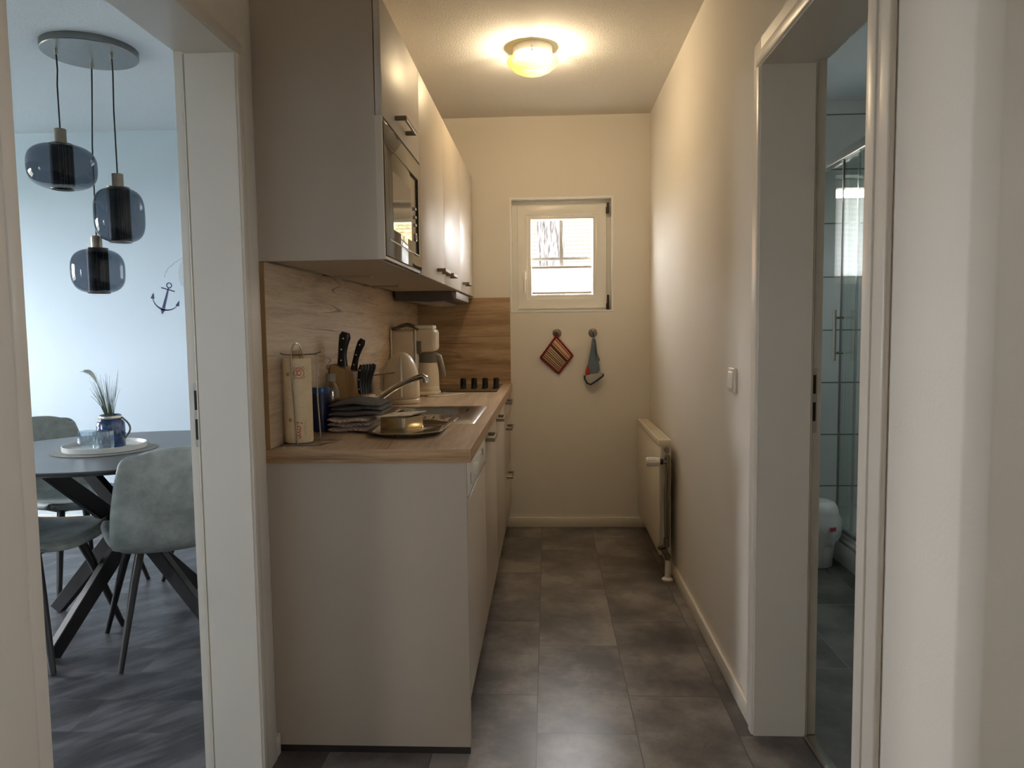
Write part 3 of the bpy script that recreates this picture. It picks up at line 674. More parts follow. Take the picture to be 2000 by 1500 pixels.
# faucet
fc = thing('faucet', 'chrome single-lever kitchen tap with a long rising spout behind the sink', 'tap', (-.725, 2.90, ZT))
bm = BM(); lathe(bm, [(.026, .0), (.026, .006), (.019, .010), (.019, .125), (.021, .128), (.021, .150), (.017, .154)], 28, (-.725, 2.90, ZT)); obj('tap_body', bm, m_chrome, fc)
bm = BM(); P0 = Vector((-.716, 2.90, ZT+.035)); P1 = Vector((-.492, 2.87, ZT+.155))
pts = [P0.lerp(P1, t)+Vector((0, 0, .012*math.sin(PI*t))) for t in [i/10 for i in range(11)]]
pts += [pts[-1]+Vector((.012, 0, -.006)), pts[-1]+Vector((.014, 0, -.026))]
tube(bm, pts, [.013]*4+[.0125]*4+[.012]*3+[.013, .0135], 14); obj('spout', bm, m_chrome, fc)
bm = BM(); bar(bm, (-.728, 2.895, ZT+.156), (-.60, 2.885, ZT+.168), .02, .006, bev=.002); obj('lever', bm, m_chrome, fc)
bm = BM(); tube(bm, [(-.706, 2.885, ZT+.118), (-.700, 2.870, ZT+.112)], .004, 8); obj('hot_cold_mark', bm, m_black, fc)

# hob
hb = thing('hob', 'black ceramic hob set into the far end of the worktop', 'hob', (-.5, 4.16, ZT))
m_hobglass = plain('hob_glass', rgb(58, 50, 44), .12, var=.03, coat=.4)
bm = BM(); box(bm, (-.735, 3.90, ZT+.0002), (-.27, 4.43, ZT+.006), .002); obj('glass_top', bm, m_hobglass, hb)
m_mark = plain('marking_grey', rgb(150, 145, 138), .4)
for (x, y, r_) in ((-.60, 4.02, .09), (-.40, 4.02, .075)):
    bm = BM()
    for i in range(40):
        a, b2 = 2*PI*i/40, 2*PI*(i+1)/40
        bm.faces.new([bm.verts.new((x+q*math.cos(t), y+q*math.sin(t), ZT+.0063)) for q, t in ((r_, a), (r_, b2), (r_-.002, b2), (r_-.002, a))])
    obj('zone_marking', bm, m_mark, hb)
for k in range(4):
    x = -.485+.0635*k
    bm = BM(); lathe(bm, [(.0185, 0), (.0185, .004), (.017, .006), (.0165, .046), (.0150, .049)], 20, (x, 4.20, ZT+.006)); box(bm, (x-.004, 4.183, ZT+.055), (x+.004, 4.217, ZT+.058)); kn = obj('knob', bm, m_black, hb)
# ------------------------------------------------------------------ things on the worktop
# kitchen roll and its wire holder
RX, RY, RR = -.747, 2.162, .0415
hr = thing('paper_towel_holder', 'chrome wire kitchen roll holder at the near end of the worktop', 'kitchen roll holder', (RX, RY, ZT))
m_wire = plain('wire_chrome', rgb(168, 162, 152), .22, 1.0, var=.03)
rw = .0022
bm = BM()
tube(bm, [(RX-.040, RY-.052, ZT+rw), (RX+.075, RY-.045, ZT+rw), (RX+.115, RY+.05, ZT+rw), (RX-.01, RY+.062, ZT+rw), (RX-.036, RY+.03, ZT+rw), (RX-.040, RY-.052, ZT+rw)], rw, 8)
obj('base_wire', bm, m_wire, hr)
bm = BM()
tube(bm, [(RX+.012, RY-.050, ZT+.004), (RX+.006, RY-.0475, ZT+.12), (RX-.001, RY-.046, ZT+.265)]
     + [(RX+.012-.013*math.cos(t)*1.0, RY-.046+.025*t/PI, ZT+.265+.036*math.sin(t)) for t in [PI*i/10 for i in range(11)]]
     + [(RX+.026, RY-.018, ZT+.255)], rw, 8)
obj('hoop', bm, m_wire, hr)
bm = BM(); tube(bm, [(RX-.038, RY-.03, ZT+.272), (RX-.03, RY-.03, ZT+.268), (RX+.0, RY-.022, ZT+.266), (RX+.055, RY-.0, ZT+.268), (RX+.072, RY+.006, ZT+.274)], rw, 8); obj('cross_wire', bm, m_wire, hr)
bm = BM(); tube(bm, [(RX+.052, RY+.02, ZT+.266), (RX+.054, RY+.02, ZT+.12), (RX+.060, RY+.02, ZT+.004)], rw, 8); obj('side_wire', bm, m_wire, hr)
m_paper = plain('kitchen_paper', rgb(236, 216, 178), .95, var=.04, scale=40, bump=.5, bscale=240)
kr = thing('paper_towel_roll', 'cream kitchen roll with red printing standing in the wire holder', 'kitchen roll', (RX, RY, ZT+.004))
bm = BM(); lathe(bm, [(.018, .006), (RR-.002, .006), (RR, .009), (RR, .253), (RR-.002, .256), (.018, .256)], 40, (RX, RY, ZT), cap=False); obj('paper', bm, m_paper, kr, 50)
bm = BM(); lathe(bm, [(.016, .006), (.018, .006), (.018, .279), (.016, .279), (.016, .006)], 28, (RX, RY+.008, ZT), cap=False); obj('cardboard_core', bm, plain('cardboard', rgb(206, 178, 132), .9), kr)
PH0 = .34
def wrap(bm, rot90=False, s0=0.0, z0=0.0, r=RR+.0004):
    for v in bm.verts:
        a, b2 = (v.co.y, -v.co.x) if rot90 else (v.co.x, v.co.y)
        ph = PH0+(a+s0)/r; rr = r+v.co.z
        v.co = Vector((RX+rr*math.sin(ph), RY-rr*math.cos(ph), ZT+z0+b2))
m_red = plain('print_red', rgb(190, 70, 58), .9); m_gry = plain('print_grey', rgb(140, 128, 112), .9)
bm = text_bm('Love', .026)
for v in bm.verts: v.co.x += v.co.y*.25
wrap(bm, True, .001, .045); obj('red_print', bm, m_red, kr)
def ring_strokes(bm, rads, w, cx=0, cy_=0, a0=0, a1=2*PI, n=40):
    for R_ in rads:
        for i in range(n):
            t0, t1 = a0+(a1-a0)*i/n, a0+(a1-a0)*(i+1)/n
            bm.faces.new([bm.verts.new((cx+q*math.cos(t), cy_+q*math.sin(t), 0)) for q, t in ((R_, t0), (R_, t1), (R_-w, t1), (R_-w, t0))])
bm = BM(); ring_strokes(bm, [.0165, .008], .0017); ring_strokes(bm, [.013], .0013, a0=.4, a1=2.2)
for s in (-1, 1): ring_strokes(bm, [.009], .0014, cx=.005*s, a0=PI/2, a1=1.5*PI)
wrap(bm, False, .004, .214, RR+.0006); obj('red_print', bm, m_red, kr)
bm = BM()
for a0 in (.5, 2.1, 3.6, 5.2): ring_strokes(bm, [.0215], .0016, a0=a0, a1=a0+.6, n=8)
wrap(bm, False, .004, .214, RR+.0006)
b2 = BM()
for i in range(60):
    p = [(-.02+.04*k/60, .003*math.sin(k*.9)+.001*math.sin(k*.31)) for k in (i, i+1)]
    b2.faces.new([b2.verts.new((x, y+dy, 0)) for (x, y), dy in ((p[0], 0), (p[1], 0), (p[1], .0012), (p[0], .0012))])
wrap(b2, True, .017, .048, RR+.0006); obj('grey_print', bm, m_gry, kr); obj('grey_print', b2, m_gry, kr)
m_faint = plain('print_faint', rgb(190, 150, 122), .9)
for s, z in ((-.03, .21), (-.026, .075)):
    bm = BM(); ring_strokes(bm, [.006], .006, n=14); wrap(bm, False, s, z, RR+.0006); obj('faint_print', bm, m_faint, kr)

# bottle in front of which the blue tin stands
bt = thing('dish_soap_bottle', 'clear plastic washing-up bottle with a grey cap behind the blue tin', 'bottle', (-.7605, 2.545, ZT))
m_clear = clear_glass('clear_plastic', (.86, .85, .80, 1), extra=.08, rough=.1)
bm = BM(); lathe(bm, [(.001, .001), (.030, .001), (.032, .006), (.032, .125), (.027, .145), (.016, .158), (.015, .165)], 28, (-.7605, 2.545, ZT), cap=False); obj('bottle_body', bm, m_clear, bt)
bm = BM(); lathe(bm, [(.0165, .160), (.0165, .182), (.014, .186)], 20, (-.7605, 2.545, ZT)); obj('cap', bm, plain('cap_grey', rgb(150, 142, 130), .4), bt)
tn = thing('blue_tin', 'dark blue tin with a lighter blue rim between the kitchen roll and knife block', 'tin', (-.7625, 2.43, ZT))
bm = BM(); lathe(bm, [(.029, 0), (.0305, .004), (.0305, .132), (.029, .134)], 32, (-.7625, 2.43, ZT)); obj('tin_body', bm, plain('navy_enamel', rgb(12, 24, 62), .3, coat=.3), tn)
bm = BM(); lathe(bm, [(.0308, .128), (.0312, .130), (.0312, .143), (.030, .147)], 32, (-.7625, 2.43, ZT)); o = obj('lid', bm, plain('blue_lid', rgb(20, 66, 122), .3), tn); o['label'] = 'lighter blue lid'

# knife block with knives
KB = Matrix.Translation((-.722, 2.665, ZT)) @ Matrix.Rotation(math.radians(-8), 4, 'Z')
kb = thing('knife_block', 'light wooden slanted knife block against the splashback', 'knife block', (-.722, 2.665, ZT), math.radians(-8))
m_kwood = oak('block_wood', 2, rgb(186, 152, 104), rgb(168, 132, 86), rgb(150, 114, 72), rgb(130, 96, 60), .5, 1.0, .004)
prof = [(-.052, 0), (.070, 0), (.070, .098), (.046, .108), (.030, .186), (-.058, .216), (-.068, .06)]
bm = BM(); prism(bm, prof, .10, Matrix(((1, 0, 0, 0), (0, 0, 1, -.05), (0, 1, 0, 0), (0, 0, 0, 1)))); bmesh.ops.bevel(bm, geom=bm.edges[:], offset=.002, segments=2, affect='EDGES')
obj('block', bm, m_kwood, kb, world=False)
bm = BM(); box(bm, (.050, -.048, .068), (.079, .048, .1), .003); obj('front_ledge', bm, plain('block_end_grain', rgb(214, 190, 150), .6), kb, world=False)
def knife(label, base, tip, r0, group, flat=.5, butt=True):
    k_ = thing('kitchen_knife', label, 'knife', KB @ Vector(base), math.radians(-8), group)
    v = Vector(tip)-Vector(base); n = 8; bm = BM()
    pr = [1.0, .95, .86, .82, .86, .94, 1.02, 1.12, .75]
    pts = [v*(i/n)+Vector((.006*math.sin(PI*i/n*1.0)*(-1), 0, 0)) for i in range(n+1)]
    tube(bm, pts, [r0*q for q in pr], 12, flat=flat, side=(1, 0, 0)); obj('grip', bm, m_black, k_, 50, world=False)
    for t in (.18, .5, .82):
        bm = BM(); q = v*t + Vector((-.006*math.sin(PI*t), -r0*flat*.86, 0))
        lathe(bm, [(.0008, -.0035), (.003, -.003), (.003, .003)], 10, q, axis='Y'); obj('rivet', bm, m_chrome, k_, world=False)
    bm = BM(); b0 = -v.normalized()*.05; bar(bm, b0, v*.03, .024 if r0 > .012 else .012, .002, up=(0, 1, 0)); obj('blade', bm, m_steel, k_, world=False)
# the section is widest in the plane seen from the doorway
knife('largest black-handled knife, standing tallest in the knife block', (-.026, -.01, .206), (-.008, -.012, .330), .0205, 'knives in the block')
knife('second tallest black-handled knife, leaning right in the knife block', (.016, -.005, .192), (.054, -.005, .304), .0135, 'knives in the block')
labs = ['nearest of the five small black steak knives at the front of the block', 'second nearest of the five small steak knives in the block', 'middle one of the five small steak knives in the block', 'fourth of the five small steak knives in the block, counted from the doorway', 'rearmost of the five small steak knives in the block']
for k in range(5):
    y = -.037+.0185*k
    knife(labs[k], (.052+.001*k, y, .106), (.060+.0045*k, y, .212), .0100, 'steak knives in the block', .62)

# folded towels
m_dkcloth = plain('charcoal_terry', rgb(74, 70, 70), .95, var=.2, scale=60, bump=.8, bscale=320, sheen=.3)
m_check, nt, b = new_mat('checked_cotton')
tc = N(nt, 'ShaderNodeTexCoord'); ck = N(nt, 'ShaderNodeTexChecker', i_Scale=120.0); ck.inputs[1].default_value = rgb(206, 192, 178); ck.inputs[2].default_value = rgb(158, 144, 134)
L(nt, tc.outputs['Object'], ck.inputs[0]); L(nt, ck.outputs[0], b.inputs['Base Color']); b.inputs['Roughness'].default_value = .95
def folded(bm, x0, x1, y0, y1, z, t, layers, sag, seed):
    """a cloth folded into stacked soft layers, folds on the near (-y) side"""
    rnd = random.Random(seed)
    for k in range(layers):
        a, c = rnd.uniform(-.006, .006), rnd.uniform(-.008, .008); ph = rnd.uniform(0, 6)
        zc = z+t*(k+.5)
        nu, nv = 18, 12
        def fn(u, v, zc=zc, a=a, c=c, ph=ph):
            th = 2*PI*v; ex = abs(math.cos(th))**.5*(1 if math.cos(th) > 0 else -1); ez = abs(math.sin(th))**.8*(1 if math.sin(th) > 0 else -1)
            x = x0+(x1-x0)*u+.003*math.sin(7*u+ph); taper = min(1, 8*min(u, 1-u)+.35)
            ym = (y0+y1)/2+a; hy = (y1-y0)/2+c
            zz = zc+sag*(math.sin(PI*u+ph*.1)-.5)*((k+.4)/layers)+.002*math.sin(9*u+ph)
            return Vector((x, ym+ex*hy+.003*math.sin(11*u+ph), zz+ez*t*.5*taper))
        vs = grid(bm, fn, nu, nv)
        for i in (0, nu): bm.faces.new([vs[i][j] for j in range(nv)])
    bmesh.ops.remove_doubles(bm, verts=bm.verts[:], dist=1e-5)
bm = BM(); folded(bm, -.728, -.592, 2.375, 2.56, ZT+.001, .016, 3, -.004, 3)
solo('tea_towel', bm, m_check, 'pale checked tea towel folded in layers under the charcoal towel', 'towel', (-.66, 2.46, ZT), sharp=70)
bm = BM(); folded(bm, -.728, -.555, 2.395, 2.60, ZT+.050, .0155, 3, .008, 8)
for v in bm.verts:                                     # right end droops a little, left end rises
    u = (v.co.x+.728)/.173; v.co.z += .004*u
solo('folded_towel', bm, m_dkcloth, 'charcoal grey towel folded on top of the checked tea towel', 'towel', (-.66, 2.5, ZT+.06), sharp=70)

# tray with the metal box
ty = thing('serving_tray', 'octagonal polished metal tray at the front of the worktop', 'tray', (-.465, 2.455, ZT))
m_polish = plain('polished_tray', rgb(196, 188, 176), .14, 1.0, var=.03)
def octo(cx, cy_, hx, hy, ch): return [(cx-hx+ch, cy_-hy), (cx+hx-ch, cy_-hy), (cx+hx, cy_-hy+ch), (cx+hx, cy_+hy-ch), (cx+hx-ch, cy_+hy), (cx-hx+ch, cy_+hy), (cx-hx, cy_+hy-ch), (cx-hx, cy_-hy+ch)]
bm = BM(); rs = []
for hx, hy, z in ((.092, .155, .001), (.098, .161, .003), (.113, .176, .014), (.121, .184, .015), (.121, .184, .0165), (.112, .175, .0158), (.096, .159, .0050), (.092, .155, .003)):
    rs.append([bm.verts.new((x, y, ZT+z)) for x, y in octo(-.458, 2.415, hx, hy, .06)])
for a, b2 in zip(rs, rs[1:]):
    for i in range(8): j = (i+1) % 8; bm.faces.new((a[i], a[j], b2[j], b2[i]))
bm.faces.new(rs[0]); bm.faces.new(rs[-1]); obj('tray_dish', bm, m_polish, ty, 20)
BXM = Matrix.Translation((-.478, 2.375, ZT+.0035)) @ Matrix.Rotation(math.radians(-22), 4, 'Z')
bxo = thing('metal_box', 'low golden-silver metal box with rounded corners sitting on the tray', 'box', (-.478, 2.375, ZT+.0035), math.radians(-22))
m_tin = plain('gold_tin', rgb(192, 178, 148), .2, 1.0, var=.08, scale=20)
bm = BM(); p = rrect(-.05, .05, -.058, .058, .012, 4)
a = [bm.verts.new((x, y, 0)) for x, y in p]; b2 = [bm.verts.new((x, y, .052)) for x, y in p]; c2 = [bm.verts.new((x*.96, y*.96, .052)) for x, y in p]; d2_ = [bm.verts.new((x*.96, y*.96, .004)) for x, y in p]
for q0, q1 in ((a, b2), (b2, c2), (c2, d2_)):
    for i in range(len(p)): j = (i+1) % len(p); bm.faces.new((q0[i], q0[j], q1[j], q1[i]))
bm.faces.new(a); bm.faces.new(d2_); obj('box_shell', bm, m_tin, bxo, 30, world=False)
bm = BM(); prism(bm, [(-.047, -.055), (.047, -.055), (.047, .055), (-.047, .055)], .002, Matrix.Translation((0, 0, .045))); obj('lid_tray', bm, m_tin, bxo, world=False)
m_card, nt, b = new_mat('printed_card')
tc = N(nt, 'ShaderNodeTexCoord'); no = N(nt, 'ShaderNodeTexNoise', i_Scale=26.0, i_Detail=2.0); L(nt, tc.outputs['Object'], no.inputs['Vector'])
r = N(nt, 'ShaderNodeValToRGB'); r.color_ramp.interpolation = 'CONSTANT'; r.color_ramp.elements[0].color = rgb(222, 212, 196); r.color_ramp.elements[1].position = .60; r.color_ramp.elements[1].color = rgb(160, 152, 142)
L(nt, no.outputs['Fac'], r.inputs['Fac']); L(nt, r.outputs['Color'], b.inputs['Base Color']); b.inputs['Roughness'].default_value = .6
bm = BM(); box(bm, (-.06, -.062, 0), (.062, .06, .0015)); bm.transform(BXM @ Matrix.Translation((0, 0, .0575)) @ Matrix.Rotation(math.radians(8), 4, 'Z') @ Matrix.Rotation(math.radians(-4), 4, 'Y'))
solo('printed_card', bm, m_card, 'pale printed card lying tilted on top of the metal box', 'card', BXM @ Vector((0, 0, .053)))

# kettle
kt = thing('kettle', 'cream dome-shaped electric kettle in front of the coffee maker', 'kettle', (-.672, 3.36, ZT))
kc = (-.672, 3.36, ZT)
bm = BM(); lathe(bm, [(.078, 0), (.082, .003), (.082, .018), (.079, .022)], 36, kc); obj('power_base', bm, m_cream, kt)
bm = BM(); lathe(bm, [(.076, .023), (.081, .027), (.082, .05), (.081, .10), (.076, .14), (.066, .178), (.049, .208), (.029, .227), (.012, .235), (.001, .237)], 40, kc, cap=False); obj('kettle_body', bm, m_cream, kt, 60)
bm = BM(); tube(bm, [(kc[0]-.062, kc[1]-.012, ZT+.05), (kc[0]-.088, kc[1]-.014, ZT+.07), (kc[0]-.090, kc[1]-.014, ZT+.15), (kc[0]-.055, kc[1]-.012, ZT+.19)], [.014, .015, .014, .013], 12, flat=.8); obj('grip', bm, m_cream, kt, 60)
bm = BM(); tube(bm, [(kc[0]+.012, kc[1]-.080, ZT+.035), (kc[0]+.012, kc[1]-.077, ZT+.10), (kc[0]+.010, kc[1]-.070, ZT+.160), (kc[0]+.006, kc[1]-.042, ZT+.212)], [.010, .012, .012, .008], 12, flat=.6); obj('water_gauge', bm, m_white, kt, 60)
bm = BM(); box(bm, (kc[0]-.017, kc[1]-.045, ZT+.196), (kc[0]-.006, kc[1]-.040, ZT+.201)); obj('badge', bm, m_grey_pl, kt)

# coffee maker with thermal jug
cm = thing('coffee_maker', 'cream filter coffee maker in the corner by the splashback', 'coffee maker', (-.69, 3.76, ZT))
bm = BM(); box(bm, (-.788, 3.68, ZT+.0), (-.56, 3.84, ZT+.022), .01, 3); obj('base', bm, m_cream, cm)
bm = BM(); box(bm, (-.786, 3.685, ZT+.022), (-.672, 3.835, ZT+.335), .012, 3); obj('water_tower', bm, m_cream, cm)
bm = BM(); tube(bm, [(-.664, 3.69, ZT+.02), (-.664, 3.69, ZT+.335)], .0055, 8); obj('corner_trim', bm, m_white, cm)
bm = BM(); tube(bm, [(-.786, 3.684, ZT+.10), (-.786, 3.684, ZT+.345)], .005, 8); obj('rear_trim', bm, m_white, cm)
bm = BM(); box(bm, (-.671, 3.69, ZT+.225), (-.562, 3.83, ZT+.34), .022, 4); obj('filter_holder', bm, m_cream, cm)
bm = BM(); box(bm, (-.672, 3.70, ZT+.338), (-.575, 3.82, ZT+.358), .008, 3); obj('filter_lid', bm, m_white, cm)
bm = BM(); box(bm, (-.660, 3.686, ZT+.215), (-.635, 3.700, ZT+.28), .003); obj('water_scale', bm, m_grey_pl, cm)
bm = BM()
def lidf(u, v):
    x = -.789+.14*u; return Vector((x, 3.68+.16*v, ZT+.338+.032*math.sin(PI*min(1, u*1.02))*(.6+.4*math.sin(PI*v))))
grid(bm, lidf, 12, 8); o = obj('tank_lid', bm, plain('smoked_lid', rgb(92, 86, 78), .2), cm, 60); solid(o, .006)
jg = thing('thermal_jug', 'cream thermal jug with grey collar and handle standing in the coffee maker', 'jug', (-.61, 3.76, ZT+.022))
jc = (-.613, 3.76, ZT+.022)
bm = BM(); lathe(bm, [(.054, 0), (.056, .003), (.056, .022), (.0545, .024), (.0545, .028), (.055, .03), (.053, .10), (.046, .145)], 36, jc); obj('jug_body', bm, m_cream, jg, 50)
bm = BM(); lathe(bm, [(.0465, .146), (.047, .15), (.044, .172), (.048, .182), (.048, .192), (.044, .195)], 32, jc); o = obj('collar', bm, m_grey_pl, jg); o['label'] = 'grey collar and lid'
bm = BM(); tube(bm, [(jc[0]+.042, jc[1], jc[2]+.186), (jc[0]+.060, jc[1], jc[2]+.180), (jc[0]+.072, jc[1], jc[2]+.14), (jc[0]+.083, jc[1], jc[2]+.085), (jc[0]+.082, jc[1], jc[2]+.072)], [.010, .014, .014, .012, .008], 12, flat=.7); obj('handle', bm, plain('jug_handle_grey', rgb(142, 142, 136), .35), jg, 60)
# flex on the worktop
bm = BM(); tube(bm, [(-.60, 3.665, ZT+.003), (-.55, 3.66, ZT+.003), (-.50, 3.70, ZT+.003), (-.455, 3.755, ZT+.003), (-.43, 3.79, ZT+.003), (-.445, 3.81, ZT+.003), (-.50, 3.80, ZT+.003), (-.552, 3.862, ZT+.003)], .0032, 8)
solo('power_flex', bm, m_white, 'thin white flex lying on the worktop in front of the hob', 'cable', (-.5, 3.75, ZT), sharp=60)

# ------------------------------------------------------------------ window wall: hooks, pot holder, oven cloth
m_hook = plain('hook_steel', rgb(140, 132, 118), .35, 1.0)
def hook(x, z, label):
    h = thing('wall_hook', label, 'hook', (x, YB, z), 0, 'steel wall hooks')
    bm = BM(); lathe(bm, [(.027, -.0005), (.027, -.004), (.024, -.006)], 28, (x, YB, z), axis='Y'); obj('disc', bm, m_hook, h)
    bm = BM(); tube(bm, [(x, YB-.005, z), (x, YB-.022, z), (x, YB-.028, z+.010), (x, YB-.027, z+.020)], .0035, 8); obj('peg', bm, m_chrome, h)
hook(.06, 1.205, 'left round steel hook below the window, holding the striped pot holder')
hook(.278, 1.205, 'right round steel hook below the window, holding the blue cloth')
ph_ = thing('pot_holder', 'square striped pot holder with dark red border on the left hook', 'pot holder', (.056, YB-.02, 1.19))
c4 = [Vector((.053, 0, 1.186)), Vector((-.043, 0, 1.056)), Vector((.067, 0, .958)), Vector((.154, 0, 1.068))]   # top, left, bottom, right
def quad(u, v):   # u: top->left , v: top->right
    return c4[0]*(1-u)*(1-v)+c4[1]*u*(1-v)+c4[2]*u*v+c4[3]*(1-u)*v
cols = [(214, 176, 140), (96, 56, 50), (222, 190, 158), (206, 160, 118), (212, 168, 128), (110, 74, 50), (216, 186, 140), (86, 44, 44), (96, 50, 50), (90, 50, 44), (214, 192, 160), (104, 82, 70), (206, 180, 150), (110, 86, 50), (222, 200, 170), (92, 60, 46), (198, 156, 120), (104, 84, 56), (224, 196, 168), (96, 70, 50), (218, 186, 156), (88, 54, 42), (210, 190, 160), (100, 62, 52)]
m_str, nt, b = new_mat('striped_weave')
at = N(nt, 'ShaderNodeAttribute', attribute_name='weave'); r = N(nt, 'ShaderNodeValToRGB'); r.color_ramp.interpolation = 'CONSTANT'
e = r.color_ramp.elements; e[0].color = rgb(*cols[0]); e[1].position = 1/len(cols); e[1].color = rgb(*cols[1])
for k in range(2, len(cols)): q = e.new(k/len(cols)); q.color = rgb(*cols[k])
L(nt, at.outputs['Fac'], r.inputs['Fac']); L(nt, r.outputs['Color'], b.inputs['Base Color']); b.inputs['Roughness'].default_value = .95
bm = BM()
def pf(side):
    def fn(u, v):
        p = quad(.04+.92*u, .04+.92*v); bulge = .006*(1-(2*u-1)**4)*(1-(2*v-1)**4)
        return Vector((p.x, YB-.018-.006*math.sin(3*u+v*2)-side*(.003+bulge), p.z))
    return fn
n = 96; lay = bm.verts.layers.float.new('weave')
A = grid(bm, pf(1), n, 8); B = grid(bm, pf(-1), n, 8)
for i in range(n):
    for j in (0, 8): bm.faces.new((A[i][j], A[i+1][j], B[i+1][j], B[i][j]))
for j in range(8):
    for i in (0, n): bm.faces.new((A[i][j], A[i][j+1], B[i][j+1], B[i][j]))
for G in (A, B):
    for i in range(n+1):
        for j in range(9): G[i][j][lay] = i/n*.999
o = obj('striped_panel', bm, m_str, ph_, 60)
bm = BM(); pts = []
for (p, q) in ((0, 1), (1, 2), (2, 3), (3, 0)):
    for t in range(12):
        P_ = c4[p].lerp(c4[q], t/12); cen = quad(.5, .5); P_ = cen+(P_-cen)*.985
        uv = {0: (t/12, 0), 1: (1, t/12), 2: (1-t/12, 1), 3: (0, 1-t/12)}[p]
        pts.append(Vector((P_.x, YB-.018-.006*math.sin(3*uv[0]+uv[1]*2), P_.z)))
pts.append(pts[0]); tube(bm, pts, [.0062+(.0012 if i % 2 else 0) for i in range(len(pts))], 8, cap=False)
m_redw = plain('red_wool', rgb(138, 34, 44), .95, var=.15, scale=80, bump=.6, bscale=300)
obj('crochet_border', bm, m_redw, ph_, 60)
bm = BM(); tube(bm, [(.053, YB-.022, 1.184), (.044, YB-.024, 1.198), (.056, YB-.024, 1.212), (.068, YB-.024, 1.198), (.055, YB-.022, 1.184)], .0025, 8); obj('hanging_loop', bm, m_redw, ph_, 60)

oc = thing('oven_cloth', 'folded blue-grey oven cloth with red corners hanging on the right hook', 'oven cloth', (.278, YB-.02, 1.17))
m_blu = plain('blue_grey_cloth', rgb(112, 128, 142), .95, var=.1, scale=60, bump=.5, bscale=260); m_dkb = plain('navy_edging', rgb(52, 66, 82), .9, var=.1)
m_redc = plain('red_cloth', rgb(164, 52, 48), .95, var=.1); m_palec = plain('pale_grey_cloth', rgb(176, 172, 164), .95, var=.08)
YM = Matrix(((1, 0, 0, 0), (0, 0, 1, YB-.034), (0, 1, 0, 0), (0, 0, 0, 1)))
def cloth(poly, d, y, mat, nm, bev=.003):
    bm = BM(); M2 = Matrix(((1, 0, 0, 0), (0, 0, 1, y), (0, 1, 0, 0), (0, 0, 0, 1))); prism(bm, poly, d, M2)
    bmesh.ops.bevel(bm, geom=bm.edges[:], offset=bev, segments=2, affect='EDGES'); return obj(nm, bm, mat, oc, 50)
cloth([(.272, 1.172), (.292, 1.168), (.300, 1.10), (.312, 1.03), (.318, .976), (.30, .955), (.255, .950), (.235, .962), (.248, 1.03), (.262, 1.10)], .016, YB-.036, m_blu, 'cloth_body')
cloth([(.244, 1.012), (.258, .975), (.258, .952), (.228, .948), (.232, .975)], .018, YB-.040, m_redc, 'red_corner')
cloth([(.306, 1.075), (.318, 1.04), (.318, 1.033), (.306, 1.034)], .010, YB-.030, m_redc, 'red_corner', .002)
bm = BM(); tube(bm, [(.288, YB-.0385, 1.160), (.293, YB-.0385, 1.12), (.290, YB-.0385, 1.09), (.297, YB-.0385, 1.06), (.294, YB-.0385, 1.03)], [.003, .007, .008, .006, .002], 8, flat=.4); obj('navy_edge', bm, m_dkb, oc, 60)
cloth([(.226, .945), (.262, .956), (.33, .962), (.338, .948), (.262, .894), (.236, .905)], .012, YB-.038, m_palec, 'pocket_lining')
bm = BM(); tube(bm, [(.225, YB-.036, .947), (.225, YB-.036, .925), (.240, YB-.036, .900), (.260, YB-.036, .890), (.30, YB-.036, .915), (.338, YB-.036, .944), (.336, YB-.034, .956)], .0055, 8); obj('pocket_edge', bm, m_dkb, oc, 60)
bm = BM(); tube(bm, [(.280, YB-.026, 1.165), (.272, YB-.025, 1.19), (.279, YB-.025, 1.214), (.286, YB-.025, 1.19), (.282, YB-.026, 1.165)], .0022, 8); obj('hanging_loop', bm, m_blu, oc, 60)

# ------------------------------------------------------------------ right wall: switch, radiator
sw = thing('light_switch', 'cream light switch on the right wall beside the bathroom door', 'light switch', (XR, 2.49, 1.055))
bm = BM(); box(bm, (XR-.012, 2.447, 1.014), (XR, 2.529, 1.096), .004, 3); obj('cover_plate', bm, m_cream, sw)
bm = BM(); box(bm, (XR-.0165, 2.458, 1.027), (XR-.011, 2.518, 1.083), .003, 3, rot=Matrix.Rotation(math.radians(3), 3, 'Y')); obj('rocker', bm, m_white, sw)
ra = thing('radiator', 'cream panel radiator low on the right wall under the window corner', 'radiator', (.575, 4.0, .12))
RY0, RY1, RZ0, RZ1, RXF, RXB = 3.585, 4.44, .115, .685, .540, .598
bm = BM(); box(bm, (RXF, RY0, RZ0), (RXF+.012, RY1, RZ1-.03), .004); obj('front_panel', bm, m_radiator, ra)
bm = BM(); box(bm, (RXB-.012, RY0+.004, RZ0), (RXB, RY1-.004, RZ1-.03), .003); obj('rear_panel', bm, m_radiator, ra)
bm = BM(); box(bm, (RXF+.012, RY0+.001, RZ0+.02), (RXB-.012, RY0+.010, RZ1-.03)); obj('side_cover', bm, m_radiator, ra); bm = BM(); box(bm, (RXF+.012, RY1-.010, RZ0+.02), (RXB-.012, RY1-.001, RZ1-.03)); obj('side_cover', bm, m_radiator, ra)
bm = BM()
box(bm, (RXF-.002, RY0-.001, RZ1-.032), (RXB+.001, RY0+.012, RZ1), .002); box(bm, (RXF-.002, RY1-.012, RZ1-.032), (RXB+.001, RY1+.001, RZ1), .002)
box(bm, (RXF-.002, RY0+.012, RZ1-.032), (RXF+.006, RY1-.012, RZ1), .002); box(bm, (RXB-.005, RY0+.012, RZ1-.032), (RXB+.001, RY1-.012, RZ1), .002)
for k in range(24):
    y = RY0+.03+k*.0345; box(bm, (RXF+.006, y, RZ1-.006), (RXB-.005, y+.02, RZ1-.002))
obj('top_grille', bm, m_radiator, ra)
